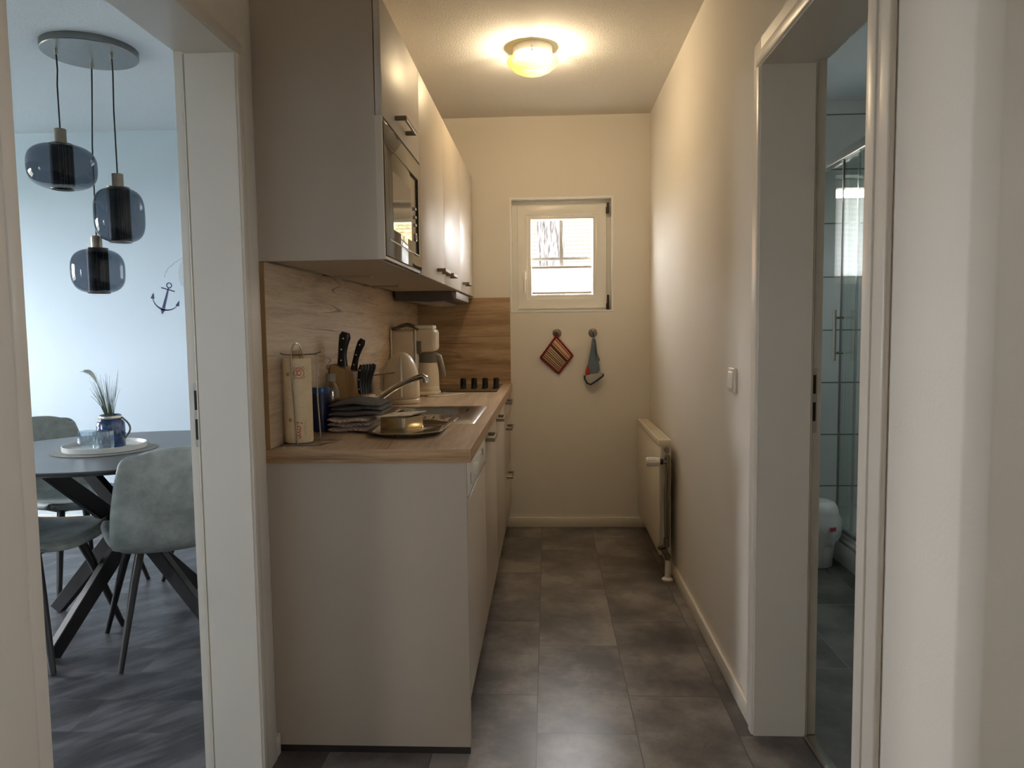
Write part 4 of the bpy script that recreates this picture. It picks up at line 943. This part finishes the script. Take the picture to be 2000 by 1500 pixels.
bm = BM(); tube(bm, [(.573, RY0-.001, .638), (.573, RY0-.014, .638)], .013, 16); tube(bm, [(.573, RY0-.012, .638), (.573, RY0-.016, .638)], .008, 12); obj('vent_plug', bm, m_pipe, ra)
bm = BM(); tube(bm, [(.576, RY0-.03, .615), (.576, RY0-.03, .545)], .011, 12); tube(bm, [(.576, RY0+.002, .595), (.576, RY0-.03, .595)], .009, 12); tube(bm, [(.576, RY0-.03, .585), (.545, RY0-.03, .585)], .010, 12); obj('valve', bm, m_pipe, ra)
bm = BM(); tube(bm, [(.553, RY0-.03, .585), (.537, RY0-.03, .585)], .014, 14); obj('valve_collar', bm, m_black, ra)
bm = BM(); lathe(bm, [(.020, 0), (.021, -.006), (.0225, -.05), (.021, -.062), (.017, -.066)], 24, (.537, RY0-.03, .585), axis='X')
for k in range(12):
    a = 2*PI*k/12; box(bm, (.480, RY0-.03+.0222*math.cos(a)-.0016, .585+.0222*math.sin(a)-.0016), (.52, RY0-.03+.0222*math.cos(a)+.0016, .585+.0222*math.sin(a)+.0016))
o = obj('thermostat_head', bm, m_white, ra); o['label'] = 'white thermostat head'
bm = BM(); tube(bm, [(.570, RY0-.03, .55), (.566, RY0-.03, .40), (.568, RY0-.03, .20)], .0065, 10); tube(bm, [(.583, RY0-.016, .56), (.583, RY0-.016, .16)], .0065, 10); obj('pipe', bm, m_pipe, ra)
bm = BM(); tube(bm, [(.568, RY0-.03, .21), (.568, RY0-.03, .165)], .011, 12); tube(bm, [(.568, RY0-.03, .17), (.545, RY0-.015, .155), (.545, RY0+.005, .15)], .013, 12); tube(bm, [(.552, RY0-.035, .155), (.578, RY0-.03, .120), (.578, RY0-.03, .095)], [.012, .014, .011], 12); tube(bm, [(.578, RY0-.03, .122), (.578, RY0-.03, .108)], .016, 6); obj('lower_valve', bm, m_pipe, ra)
bm = BM(); tube(bm, [(.576, RY0-.03, .1), (.576, RY0-.03, .004)], .0125, 14); tube(bm, [(.588, RY0-.012, .16), (.588, RY0-.012, .004)], .009, 12); lathe(bm, [(.027, 0), (.027, .006), (.02, .012), (.013, .014)], 24, (.576, RY0-.03, 0)); o = obj('pipe_sleeve', bm, m_white, ra); o['label'] = 'white pipe sleeve and floor rosette'
bm = BM(); box(bm, (RXB, 3.75, .45), (XR, 3.78, .62)); box(bm, (RXB, 4.25, .45), (XR, 4.28, .62)); obj('bracket', bm, m_radiator, ra)

# ------------------------------------------------------------------ ceiling lamp
m_dome, nt, b = new_mat('lit_frosted_glass'); nt.nodes.remove(b)
tcn = N(nt, 'ShaderNodeTexCoord'); dist = N(nt, 'ShaderNodeVectorMath', operation='DISTANCE'); dist.inputs[1].default_value = (.048, -.03, -.10)
L(nt, tcn.outputs['Object'], dist.inputs[0])
mr = N(nt, 'ShaderNodeMapRange'); mr.inputs['From Min'].default_value = .02; mr.inputs['From Max'].default_value = .17; mr.inputs['To Min'].default_value = 1; mr.inputs['To Max'].default_value = 0; L(nt, dist.outputs['Value'], mr.inputs['Value'])
rr_ = N(nt, 'ShaderNodeValToRGB'); e = rr_.color_ramp.elements; e[0].color = (.80, .48, .10, 1); e[1].color = (1, .95, .75, 1); q = e.new(.5); q.color = (.97, .78, .22, 1)
L(nt, mr.outputs[0], rr_.inputs['Fac'])
em = N(nt, 'ShaderNodeEmission'); L(nt, rr_.outputs['Color'], em.inputs[0]); em.inputs[1].default_value = .75
trn = N(nt, 'ShaderNodeBsdfTransparent'); trn.inputs[0].default_value = (1, .9, .72, 1)
gl = N(nt, 'ShaderNodeBsdfGlossy'); gl.inputs['Roughness'].default_value = .15
ms = N(nt, 'ShaderNodeMixShader'); ms.inputs[0].default_value = .42; L(nt, em.outputs[0], ms.inputs[1]); L(nt, trn.outputs[0], ms.inputs[2])
m2 = N(nt, 'ShaderNodeMixShader'); m2.inputs[0].default_value = .04; L(nt, ms.outputs[0], m2.inputs[1]); L(nt, gl.outputs[0], m2.inputs[2]); L(nt, m2.outputs[0], nt.nodes['Material Output'].inputs[0])
def ceiling_lamp(LX, LY, label, watts):
    cl = thing('ceiling_lamp', label, 'ceiling lamp', (LX, LY, H))
    bm = BM(); lathe(bm, [(.096, -.050), (.112, -.052), (.118, -.058), (.118, -.064), (.108, -.080), (.085, -.100), (.055, -.114), (.025, -.121), (.001, -.122)], 48, (LX, LY, H), cap=False); obj('glass_dome', bm, m_dome, cl, 60)
    bm = BM(); lathe(bm, [(.090, 0), (.090, -.030), (.084, -.034), (.03, -.034)], 40, (LX, LY, H), cap=False); obj('base_plate', bm, m_white, cl)
    for a in (2.5, .55, -1.57):
        x, y = LX+.094*math.cos(a), LY+.094*math.sin(a)
        bm = BM(); tube(bm, [(x-.012*math.cos(a), y-.012*math.sin(a), H-.02), (x+.004*math.cos(a), y+.004*math.sin(a), H-.03), (x+.008*math.cos(a), y+.008*math.sin(a), H-.045), (x+.018*math.cos(a), y+.018*math.sin(a), H-.052)], .004, 8); obj('clip', bm, m_steel, cl)
    ld = bpy.data.lights.new('ceiling_lamp_bulb', 'POINT'); ld.energy = watts; ld.color = (1.0, .84, .62); ld.shadow_soft_size = .03
    lo = bpy.data.objects.new('ceiling_lamp_bulb', ld); COL.objects.link(lo); lo.parent = cl; lo.location = (.012, -.008, -.075)

ceiling_lamp(-.055, 3.44, 'round frosted glass ceiling lamp glowing warm yellow in the kitchen', 9)

# ------------------------------------------------------------------ living room
m_canopy = plain('brushed_nickel', rgb(128, 128, 126), .32, 1.0, var=.04, scale=30)
m_seat, nt, b = new_mat('grey_suede')
tc = N(nt, 'ShaderNodeTexCoord'); n1 = N(nt, 'ShaderNodeTexNoise', i_Scale=9.0, i_Detail=6.0, i_Roughness=.65); n2 = N(nt, 'ShaderNodeTexNoise', i_Scale=160.0, i_Detail=3.0)
L(nt, tc.outputs['Object'], n1.inputs['Vector']); L(nt, tc.outputs['Object'], n2.inputs['Vector'])
r = N(nt, 'ShaderNodeValToRGB'); r.color_ramp.elements[0].position = .35; r.color_ramp.elements[0].color = rgb(118, 126, 125); r.color_ramp.elements[1].position = .68; r.color_ramp.elements[1].color = rgb(160, 169, 168)
L(nt, n1.outputs['Fac'], r.inputs['Fac']); L(nt, r.outputs['Color'], b.inputs['Base Color']); b.inputs['Roughness'].default_value = .6
bp = N(nt, 'ShaderNodeBump', i_Strength=.15, i_Distance=.003); L(nt, n2.outputs['Fac'], bp.inputs['Height']); L(nt, bp.outputs['Normal'], b.inputs['Normal'])
def chair(label, x, y, rz):
    t = thing('dining_chair', label, 'chair', (x, y, 0), rz, 'chairs around the dining table')
    # seat: soft shell, front lip turned down
    prof = [(.235, .425), (.232, .448), (.20, .463), (.12, .462), (0, .455), (-.12, .456), (-.19, .466)]
    wid = [.19, .205, .222, .23, .23, .225, .215]
    def lerp(a, t_):
        s = t_*(len(a)-1); i = min(int(s), len(a)-2); f = s-i
        return tuple(p+(q-p)*f for p, q in zip(a[i], a[i+1])) if isinstance(a[0], tuple) else a[i]+(a[i+1]-a[i])*f
    bm = BM()
    def sf(u, v):
        p = lerp(prof, v); w = lerp(wid, v); s = 2*u-1
        return Vector((w*s, p[0]-.035*abs(s)**3*(1 if v < .3 else 0), p[1]+.022*abs(s)**3))
    grid(bm, sf, 14, 18); o = obj('seat', bm, m_seat, t, 60, world=False); solid(o, .035, -1); subd(o)
    bp_ = [(-.155, .415), (-.205, .440), (-.238, .50), (-.265, .60), (-.290, .70), (-.312, .80), (-.317, .825)]
    bw = [.19, .225, .235, .230, .218, .200, .180]
    bm = BM()
    def bf(u, v):
        p = lerp(bp_, v); w = lerp(bw, v); s = 2*u-1
        return Vector((w*s, p[0]+.032*abs(s)**2.5*(1 if v > .1 else .3), p[1]-.04*abs(s)**3*max(0, (v-.55)/.45)**2+(.02*abs(s)**2 if v < .2 else 0)))
    grid(bm, bf, 14, 20); o = obj('backrest', bm, m_seat, t, 60, world=False); solid(o, .026, 0); subd(o)
    bm = BM(); tube(bm, [(.085, -.2275, .452), (.088, -.250, .47), (.090, -.262, .515)], .002, 6); obj('seam', bm, plain('seam_dark', rgb(66, 70, 68), .9), t, world=False)
    for sx in (-1, 1):
        for sy2 in (-1, 1):
            bm = BM(); tube(bm, [(sx*.12, sy2*.11, .432), (sx*.155, sy2*.15, .30), (sx*.222, sy2*.225, .004)], [.020, .018, .0115], 10, flat=.85)
            obj('leg', bm, m_blackmetal, t, 50, world=False)
    bm = BM(); box(bm, (-.14, -.13, .414), (.14, .13, .428), .004); obj('under_frame', bm, m_blackmetal, t, world=False)
    return t
chair('grey suede dining chair nearest the doorway, its back turned to the hall', -1.518, 2.832, math.radians(36.9))
chair('grey dining chair mostly hidden behind the left door frame, only seat and legs showing', -2.03, 2.73, math.radians(-90))
chair('grey dining chair at the far left of the table, backrest facing the room', -2.31, 3.42, math.radians(-115.5))
chair('dining chair beyond the table, only its black legs showing under the tabletop', -1.70, 3.72, math.radians(180))

TX, TY, TZ = -1.80, 3.02, .75
tb = thing('dining_table', 'oval dark grey dining table on crossed black legs in the living room', 'table', (TX, TY, 0))
m_tt = plain('dark_ceramic_top', rgb(74, 76, 80), .34, var=.12, scale=7)
bm = BM()
def ell(a, b_, z): return [bm.verts.new((TX+a*math.cos(t)*math.cos(.314)-b_*math.sin(t)*math.sin(.314), TY+a*math.cos(t)*math.sin(.314)+b_*math.sin(t)*math.cos(.314), z)) for t in [2*PI*i/72 for i in range(72)]]
rs = [ell(.56, .485, TZ-.028), ell(.615, .54, TZ-.012), ell(.622, .547, TZ-.004), ell(.619, .544, TZ)]
for a, b2 in zip(rs, rs[1:]):
    for i in range(72): j = (i+1) % 72; bm.faces.new((a[i], a[j], b2[j], b2[i]))
bm.faces.new(rs[0]); bm.faces.new(rs[-1]); obj('tabletop', bm, m_tt, tb, 30)
CX, CYY = -1.80, 3.02
for a in (-107, 163, 73, -17):
    a = math.radians(a); d = Vector((math.cos(a), math.sin(a), 0)); c_ = Vector((CX, CYY, 0)); side = Vector((-d.y, d.x, 0))*.028
    bm = BM(); bar(bm, c_+d*.41+Vector((0, 0, .0))+side, c_+d*.02+side+Vector((0, 0, .40)), .034, .075, bev=.003)
    bar(bm, c_+d*.045+side+Vector((0, 0, .37)), c_-d*.33+side+Vector((0, 0, TZ-.03)), .034, .075, bev=.003)
    for v in bm.verts: v.co.z = max(v.co.z, .002); v.co.z = min(v.co.z, TZ-.029)
    obj('leg', bm, m_blackmetal, tb)
bm = BM(); lathe(bm, [(.06, .36), (.06, .42)], 24, (CX, CYY, 0)); obj('hub', bm, m_blackmetal, tb)

# table setting
MX, MY = -1.862, 2.985
m_mat = plain('woven_mat', rgb(150, 152, 150), .9, var=.15, scale=120, bump=.5, bscale=300)
bm = BM(); lathe(bm, [(.20, 0), (.202, .002), (.20, .004)], 56, (MX, MY, TZ)); solo('place_mat', bm, m_mat, 'round grey placemat under the white tray on the dining table', 'placemat', (MX, MY, TZ))
bm = BM(); lathe(bm, [(.150, .0045), (.158, .006), (.160, .026), (.156, .0265), (.153, .012), (.02, .010)], 56, (MX, MY, TZ), cap=False); bm.faces.new([v for v in bm.verts[-56:]]); bm.verts.ensure_lookup_table()
solo('round_tray', bm, plain('tray_white', rgb(206, 208, 204), .4), 'round white tray on the grey placemat of the dining table', 'tray', (MX, MY, TZ+.0045))
JX, JY, JZ = -1.842, 3.0, TZ+.0115
vz = thing('glass_jar_vase', 'blue patterned glass jar with rope handle holding grasses on the tray', 'vase', (JX, JY, JZ))
m_jar = plain('blue_glass', rgb(44, 78, 128), .08, var=.75, scale=46, bump=.5, bscale=60, coat=.5)
b = m_jar.node_tree.nodes['Principled BSDF']; b.inputs['Transmission Weight'].default_value = .35
bm = BM(); lathe(bm, [(.001, .0), (.049, .0), (.054, .005), (.0545, .098), (.050, .108), (.041, .114), (.041, .135), (.037, .135), (.037, .112), (.046, .10), (.050, .01), (.001, .006)], 36, (JX, JY, JZ), cap=False); obj('jar', bm, m_jar, vz, 60)
bm = BM(); lathe(bm, [(.0432, .117), (.0445, .119), (.0445, .129), (.0432, .131)], 32, (JX, JY, JZ), cap=False); obj('metal_band', bm, m_steel, vz)
bm = BM(); tube(bm, [(JX+.042+.034*math.sin(PI*k/14)*(1.15-.3*k/14), JY+.012, JZ+.122-.098*k/14) for k in range(15)], .0038, 10); obj('carry_handle', bm, plain('handle_grey', rgb(110, 116, 120), .5), vz, 60)
gr = thing('ornamental_grass', 'bunch of thin green grass stalks with a pale plume in the blue jar', 'grass', (JX, JY, JZ+.02))
m_blade = plain('grass_green', rgb(74, 98, 62), .6, var=.35, scale=30); m_tip = plain('grass_dark', rgb(78, 92, 88), .6, var=.2)
bmA, bmB = BM(), BM()
for k in range(46):
    a = random.uniform(0, 2*PI); sp_x = random.triangular(-.11, .05, -.01); spy = random.uniform(-.04, .04); hh = random.uniform(.235, .325)
    b0 = Vector((JX+.02*math.cos(a), JY+.02*math.sin(a), JZ+.03)); b1 = Vector((JX+sp_x*.30, JY+spy*.3, JZ+.14)); b2_ = Vector((JX+sp_x, JY+spy, JZ+hh*(1-1.3*abs(sp_x) if sp_x < 0 else 1)))
    pp = smooth([b0, b1, (b1+b2_)/2+Vector((0, 0, .010)), b2_], 4); tube(bmA if k % 2 else bmB, pp, [.0015*(1-.8*i/(len(pp)-1)) for i in range(len(pp))], 5)
obj('stalks', bmA, m_blade, gr); obj('dry_stalks', bmB, m_tip, gr)
bm = BM(); pl = [(JX-.008, JY, JZ+.10), (JX-.035, JY, JZ+.22), (JX-.058, JY, JZ+.285), (JX-.08, JY, JZ+.315), (JX-.108, JY, JZ+.318)]
pl = smooth(pl, 5); npl = len(pl)-1; tube(bm, pl, [.0013+.0075*max(0, math.sin(PI*max(0, (i/npl-.42)/.58)))**.8 for i in range(npl+1)], 8)
for k in range(140):
    t = random.uniform(npl*.45, npl-.05); i = int(t); p = Vector(pl[i]).lerp(Vector(pl[i+1]), t-i); d = Vector((random.uniform(-1, .4), random.uniform(-1, 1), random.uniform(-.6, .8)))*.015
    tube(bm, [p, p+d], [.0007, .0002], 3)
obj('plume', bm, plain('plume_pale', rgb(186, 192, 186), .9), gr)
m_cup = clear_glass('ribbed_glass', (.86, .90, .92, 1), extra=.08)
for (x, y, lab) in ((-1.888, 2.915, 'left clear ribbed tumbler in front of the blue jar'), (-1.818, 2.905, 'right clear ribbed tumbler in front of the blue jar')):
    bm = BM(); k = 60; ring = []
    hs_ = [(.020, .001), (.033, .003), (.036, .012), (.0365, .06), (.036, .078), (.034, .078), (.0345, .06), (.034, .014), (.02, .010)]
    for r_, h_ in hs_: ring.append([bm.verts.new((x+(r_+(.0022*math.cos(20*2*PI*i/k) if r_ > .0355 else 0))*math.cos(2*PI*i/k), y+(r_+(.0022*math.cos(20*2*PI*i/k) if r_ > .0355 else 0))*math.sin(2*PI*i/k), TZ+.0115+h_)) for i in range(k)])
    for a, b2 in zip(ring, ring[1:]):
        for i in range(k): j = (i+1) % k; bm.faces.new((a[i], a[j], b2[j], b2[i]))
    bm.faces.new(ring[0]); bm.faces.new(ring[-1])
    solo('tumbler', bm, m_cup, lab, 'tumbler', (x, y, TZ+.0115), 'ribbed tumblers on the tray', sharp=60)

# pendant lamp
PX, PY = -2.02, 3.285
pe = thing('pendant_lamp', 'three-shade pendant lamp with smoky glass shades above the dining table', 'pendant lamp', (PX, PY, H))
bm = BM(); lathe(bm, [(.195, 0), (.195, -.028), (.192, -.031), (.001, -.031)], 56, (PX, PY, H), cap=False); obj('canopy', bm, m_canopy, pe)
m_smoke = clear_glass('smoked_glass', (.38, .41, .45, 1), refl=.6, extra=.0)
m_core, nt, b = new_mat('perforated_core')
tc = N(nt, 'ShaderNodeTexCoord'); ck = N(nt, 'ShaderNodeTexVoronoi', i_Scale=150.0); ck.inputs['Randomness'].default_value = 0.0; L(nt, tc.outputs['Object'], ck.inputs['Vector'])
r = N(nt, 'ShaderNodeValToRGB'); r.color_ramp.elements[0].position = .25; r.color_ramp.elements[0].color = rgb(110, 112, 114); r.color_ramp.elements[1].position = .4; r.color_ramp.elements[1].color = rgb(26, 26, 28)
L(nt, ck.outputs['Distance'], r.inputs['Fac']); L(nt, r.outputs['Color'], b.inputs['Base Color']); b.inputs['Metallic'].default_value = .5; b.inputs['Roughness'].default_value = .4
def pendant(cx, cy_, z0, z1, R_, ztop, gx, gy, p):
    """one cord with its shade: z0..z1 the glass, ztop the top of the metal socket"""
    bm = BM(); tube(bm, [(gx, gy, H-.030), (gx, gy, H-.055)], .007, 12); g_ = obj('cord_grip', bm, m_steel, pe)
    bm = BM(); tube(bm, [(gx, gy, H-.055), (gx+(cx-gx)*.2+.002, gy+(cy_-gy)*.2, H-.12), (gx+(cx-gx)*.7-.002, gy+(cy_-gy)*.7, (H+ztop)/2), (cx, cy_, ztop)], .0032, 8); obj('cord', bm, m_black, pe, 60)
    bm = BM(); lathe(bm, [(.006, ztop), (.023, ztop), (.0235, ztop-.003), (.0235, z1+.002)][::-1], 24, (cx, cy_, 0)); obj('socket', bm, m_steel_dk, pe)
    zm, hh = (z0+z1)/2, (z1-z0)/2; bm = BM(); pr = []
    for i in range(25):
        t = PI*i/24; c_, s_ = math.cos(t), math.sin(t)
        rr = R_*max(0, s_)**(2/p); zz = zm-hh*(abs(c_)**(2/p))*(1 if c_ > 0 else -1)
        pr.append((max(rr, .04), zz))
    lathe(bm, pr, 48, (cx, cy_, 0), cap=False); sh = obj('glass_shade', bm, m_smoke, pe, 60); sh['label'] = 'smoky grey blown glass shade'
    bm = BM(); lathe(bm, [(.046, z0+.006), (.046, z1-.004)], 40, (cx, cy_, 0), cap=False); obj('perforated_core', bm, m_core, sh)
    bm = BM(); lathe(bm, [(.047, z0-.001), (.049, z0+.002), (.045, z0+.004)], 40, (cx, cy_, 0), cap=False); obj('rim', bm, m_steel, sh)
    bm = BM(); lathe(bm, [(.046, z1), (.048, z1+.004), (.02, z1+.005)], 32, (cx, cy_, 0)); obj('cap', bm, m_steel_dk, sh)
pendant(-2.117, 3.193, 1.871, 2.062, .137, 2.130, -2.120, 3.20, 2.9)
pendant(-2.075, 3.345, 1.424, 1.627, .113, 1.686, -2.075, 3.38, 2.9)
pendant(-1.909, 3.259, 1.645, 1.883, .104, 1.946, -1.911, 3.265, 3.2)

# wall decals on the far living-room wall
m_navy = plain('navy_vinyl', rgb(30, 36, 92), .6, var=.1); m_pale = plain('grey_vinyl', rgb(186, 196, 204), .7, var=.02)
YD = 4.605
def wp(px, py):       # point on the far wall from decal coordinates (metres right of / above the anchor centre), tilted
    return (-2.428+px, YD, 1.455+py)
an = thing('anchor_decal', 'navy blue tilted anchor decal on the far living-room wall', 'wall decal', (-2.428, YD, 1.455))
tilt = math.radians(-17); ct, st = math.cos(tilt), math.sin(tilt)
def flat(bm, poly):
    M_ = Matrix(((ct, -st, 0, -2.424), (0, 0, -1, YD), (st, ct, 0, 1.452), (0, 0, 0, 1)))
    prism(bm, poly, .0012, M_)
bm = BM()
for i in range(28):
    t0, t1 = 2*PI*i/28, 2*PI*(i+1)/28
    flat(bm, [(q*math.cos(t), .090+q*math.sin(t)) for q, t in ((.0185, t0), (.0185, t1), (.0125, t1), (.0125, t0))])
flat(bm, [(-.0035, .074), (.0035, .074), (.0035, .060), (-.0035, .060)]); flat(bm, [(-.044, .066), (.044, .066), (.047, .0625), (.044, .059), (-.044, .059), (-.047, .0625)])
flat(bm, [(-.0045, .059), (.0045, .059), (.009, -.060), (-.009, -.060)])
for s in (-1, 1):
    pts_o = []; pts_i = []
    for i in range(11):
        t = i/10; a = -PI/2+s*t*1.18
        cx_, cz = .092*math.cos(a), .018+.092*math.sin(a)+.0
        w = .010*(1-t)**1.2+.0028
        pts_o.append((cx_*1.0, cz)); nx, nz = -math.cos(a), -math.sin(a); pts_i.append((cx_+nx*w, cz+nz*w))
    for i in range(10): flat(bm, [pts_o[i], pts_o[i+1], pts_i[i+1], pts_i[i]])
    ex, ez = .0895*math.cos(-PI/2+s*1.2), .018+.0895*math.sin(-PI/2+s*1.2)
    flat(bm, [(ex-.012, ez-.006-.002*s*s), (ex+.012, ez-.006), (ex+s*.004, ez+.030)])
flat(bm, [(-.016, -.066), (.016, -.066), (.002, -.098), (-.002, -.098)])
obj('anchor', bm, m_navy, an)
sd = thing('sailboat_decal', 'faint pale grey sail and lettering decal beside the anchor', 'wall decal', (-2.30, YD, 1.55))
bm = BM(); arc = [(-2.428, 1.592), (-2.420, 1.622), (-2.395, 1.655), (-2.355, 1.685), (-2.318, 1.705), (-2.27, 1.735)]
for (p, q) in zip(arc, arc[1:]): prism(bm, [(p[0], p[1]), (q[0], q[1]), (q[0], q[1]-.009), (p[0]+.006, p[1]-.006)], .001, Matrix(((1, 0, 0, 0), (0, 0, -1, YD), (0, 1, 0, 0), (0, 0, 0, 1))))
obj('sheet_line', bm, m_pale, sd)
WM = Matrix(((1, 0, 0, 0), (0, 0, -1, YD), (0, 1, 0, 0), (0, 0, 0, 1)))
bm = BM(); prism(bm, [(-2.318, 1.532), (-2.330, 1.57), (-2.333, 1.62), (-2.318, 1.675), (-2.295, 1.72), (-2.255, 1.76), (-2.24, 1.70), (-2.285, 1.64), (-2.305, 1.60)], .001, WM)
prism(bm, [(-2.312, 1.532), (-2.296, 1.59), (-2.262, 1.64), (-2.23, 1.66), (-2.262, 1.60), (-2.295, 1.56)], .001, WM); obj('sail', bm, m_pale, sd)
bm = text_bm('m', .09); bm.transform(WM @ Matrix.Translation((-2.265, 1.478, 0))); o = obj('letter', bm, m_pale, sd)

# ------------------------------------------------------------------ bathroom
sh = thing('shower_cabin', 'glass shower cabin with white tray seen through the bathroom door', 'shower', (1.95, 3.6, 0))
m_trayw = plain('shower_acrylic', rgb(214, 217, 216), .2, var=.01)
SXF = 1.5
bm = BM(); box(bm, (SXF+.03, 2.9, .0), (2.495, 4.379, .12), .004); box(bm, (SXF+.006, 2.9, .115), (2.495, 4.379, .14), .008, 3)
box(bm, (SXF+.018, 2.9, .135), (2.495, 4.379, .165), .010, 3); box(bm, (SXF+.002, 2.9, .0), (SXF+.032, 4.379, .112), .006); obj('shower_tray', bm, m_trayw, sh)
m_alu = plain('shower_aluminium', rgb(206, 206, 202), .25, .7)
bm = BM(); box(bm, (SXF+.008, 2.9, 2.075), (SXF+.05, 4.379, 2.125), .006); obj('top_rail', bm, m_alu, sh)
bm = BM(); box(bm, (SXF+.012, 2.9, .166), (SXF+.046, 4.379, .185), .004); obj('bottom_rail', bm, m_alu, sh)
bm = BM(); box(bm, (SXF+.010, 4.35, .186), (SXF+.048, 4.379, 2.074), .003); obj('wall_profile', bm, m_alu, sh)
m_shg = clear_glass('shower_glass', (.90, .935, .92, 1), extra=.01)
bm = BM(); box(bm, (SXF+.034, 3.76, .187), (SXF+.040, 4.348, 2.073)); obj('fixed_pane', bm, m_shg, sh)
bm = BM(); box(bm, (SXF+.016, 2.95, .187), (SXF+.022, 3.90, 2.073)); dr = obj('sliding_door', bm, m_shg, sh)
bm = BM(); box(bm, (SXF+.014, 3.896, .187), (SXF+.024, 3.906, 2.073)); obj('door_edge', bm, m_grey_pl, dr)
bm = BM(); box(bm, (SXF+.032, 3.752, .187), (SXF+.042, 3.764, 2.073)); obj('pane_edge', bm, m_alu, sh)
bm = BM(); tube(bm, [(SXF-.03, 3.86, 1.05), (SXF-.03, 3.86, 1.31)], .010, 12); tube(bm, [(SXF-.03, 3.86, 1.27), (SXF+.016, 3.86, 1.27)], .006, 10); tube(bm, [(SXF-.03, 3.86, 1.09), (SXF+.016, 3.86, 1.09)], .006, 10); o = obj('handle', bm, m_chrome, dr); o['label'] = 'chrome bar handle'
bn = thing('waste_bin', 'white bathroom bin with domed lid and overhanging bag by the shower', 'bin', (1.385, 3.80, 0))
bc = (1.385, 3.80, .001); m_bin = plain('bin_white', rgb(226, 229, 229), .35, var=.01)
bm = BM(); lathe(bm, [(.068, 0), (.070, .004), (.088, .27)], 36, bc); obj('bucket', bm, m_bin, bn, 50)
bm = BM(); lathe(bm, [(.094, .262), (.096, .268), (.095, .292), (.089, .312), (.077, .328), (.061, .336), (.058, .333), (.03, .339), (.001, .341)], 36, bc, cap=False); obj('lid', bm, m_bin, bn, 40)
m_bag = plain('bag_film', rgb(222, 226, 226), .4, var=.03)
bm = BM(); k = 40; ring = []
for h_, r_ in ((.276, .0975), (.262, .100), (.225, .104), (.19, .104), (.155, .094), (.135, .089), (.128, .088)):
    ring.append([bm.verts.new((bc[0]+(r_+(.005*math.sin(7*2*PI*i/k+h_*30)+.004*math.sin(13*2*PI*i/k)+(.020*max(0, math.cos(2*PI*i/k-.4))**3 if .14 < h_ < .25 else 0)))*math.cos(2*PI*i/k), bc[1]+(r_+.004*math.sin(5*2*PI*i/k))*math.sin(2*PI*i/k), bc[2]+h_+.006*math.sin(9*2*PI*i/k))) for i in range(k)])
for a, b2 in zip(ring, ring[1:]):
    for i in range(k): j = (i+1) % k; bm.faces.new((a[i], a[j], b2[j], b2[i]))
o = obj('bin_bag', bm, m_bag, bn, 60)
bm = BM(); a0 = math.radians(-80)
for i in range(6):
    t0, t1 = a0+.35*i/6, a0+.35*(i+1)/6
    bm.faces.new([bm.verts.new((bc[0]+.1095*math.cos(t), bc[1]+.1095*math.sin(t), bc[2]+z)) for t, z in ((t0, .200), (t1, .200), (t1, .220), (t0, .220))])
o = obj('red_label', bm, plain('label_red', rgb(166, 66, 74), .6), bn); o['label'] = 'small red label'
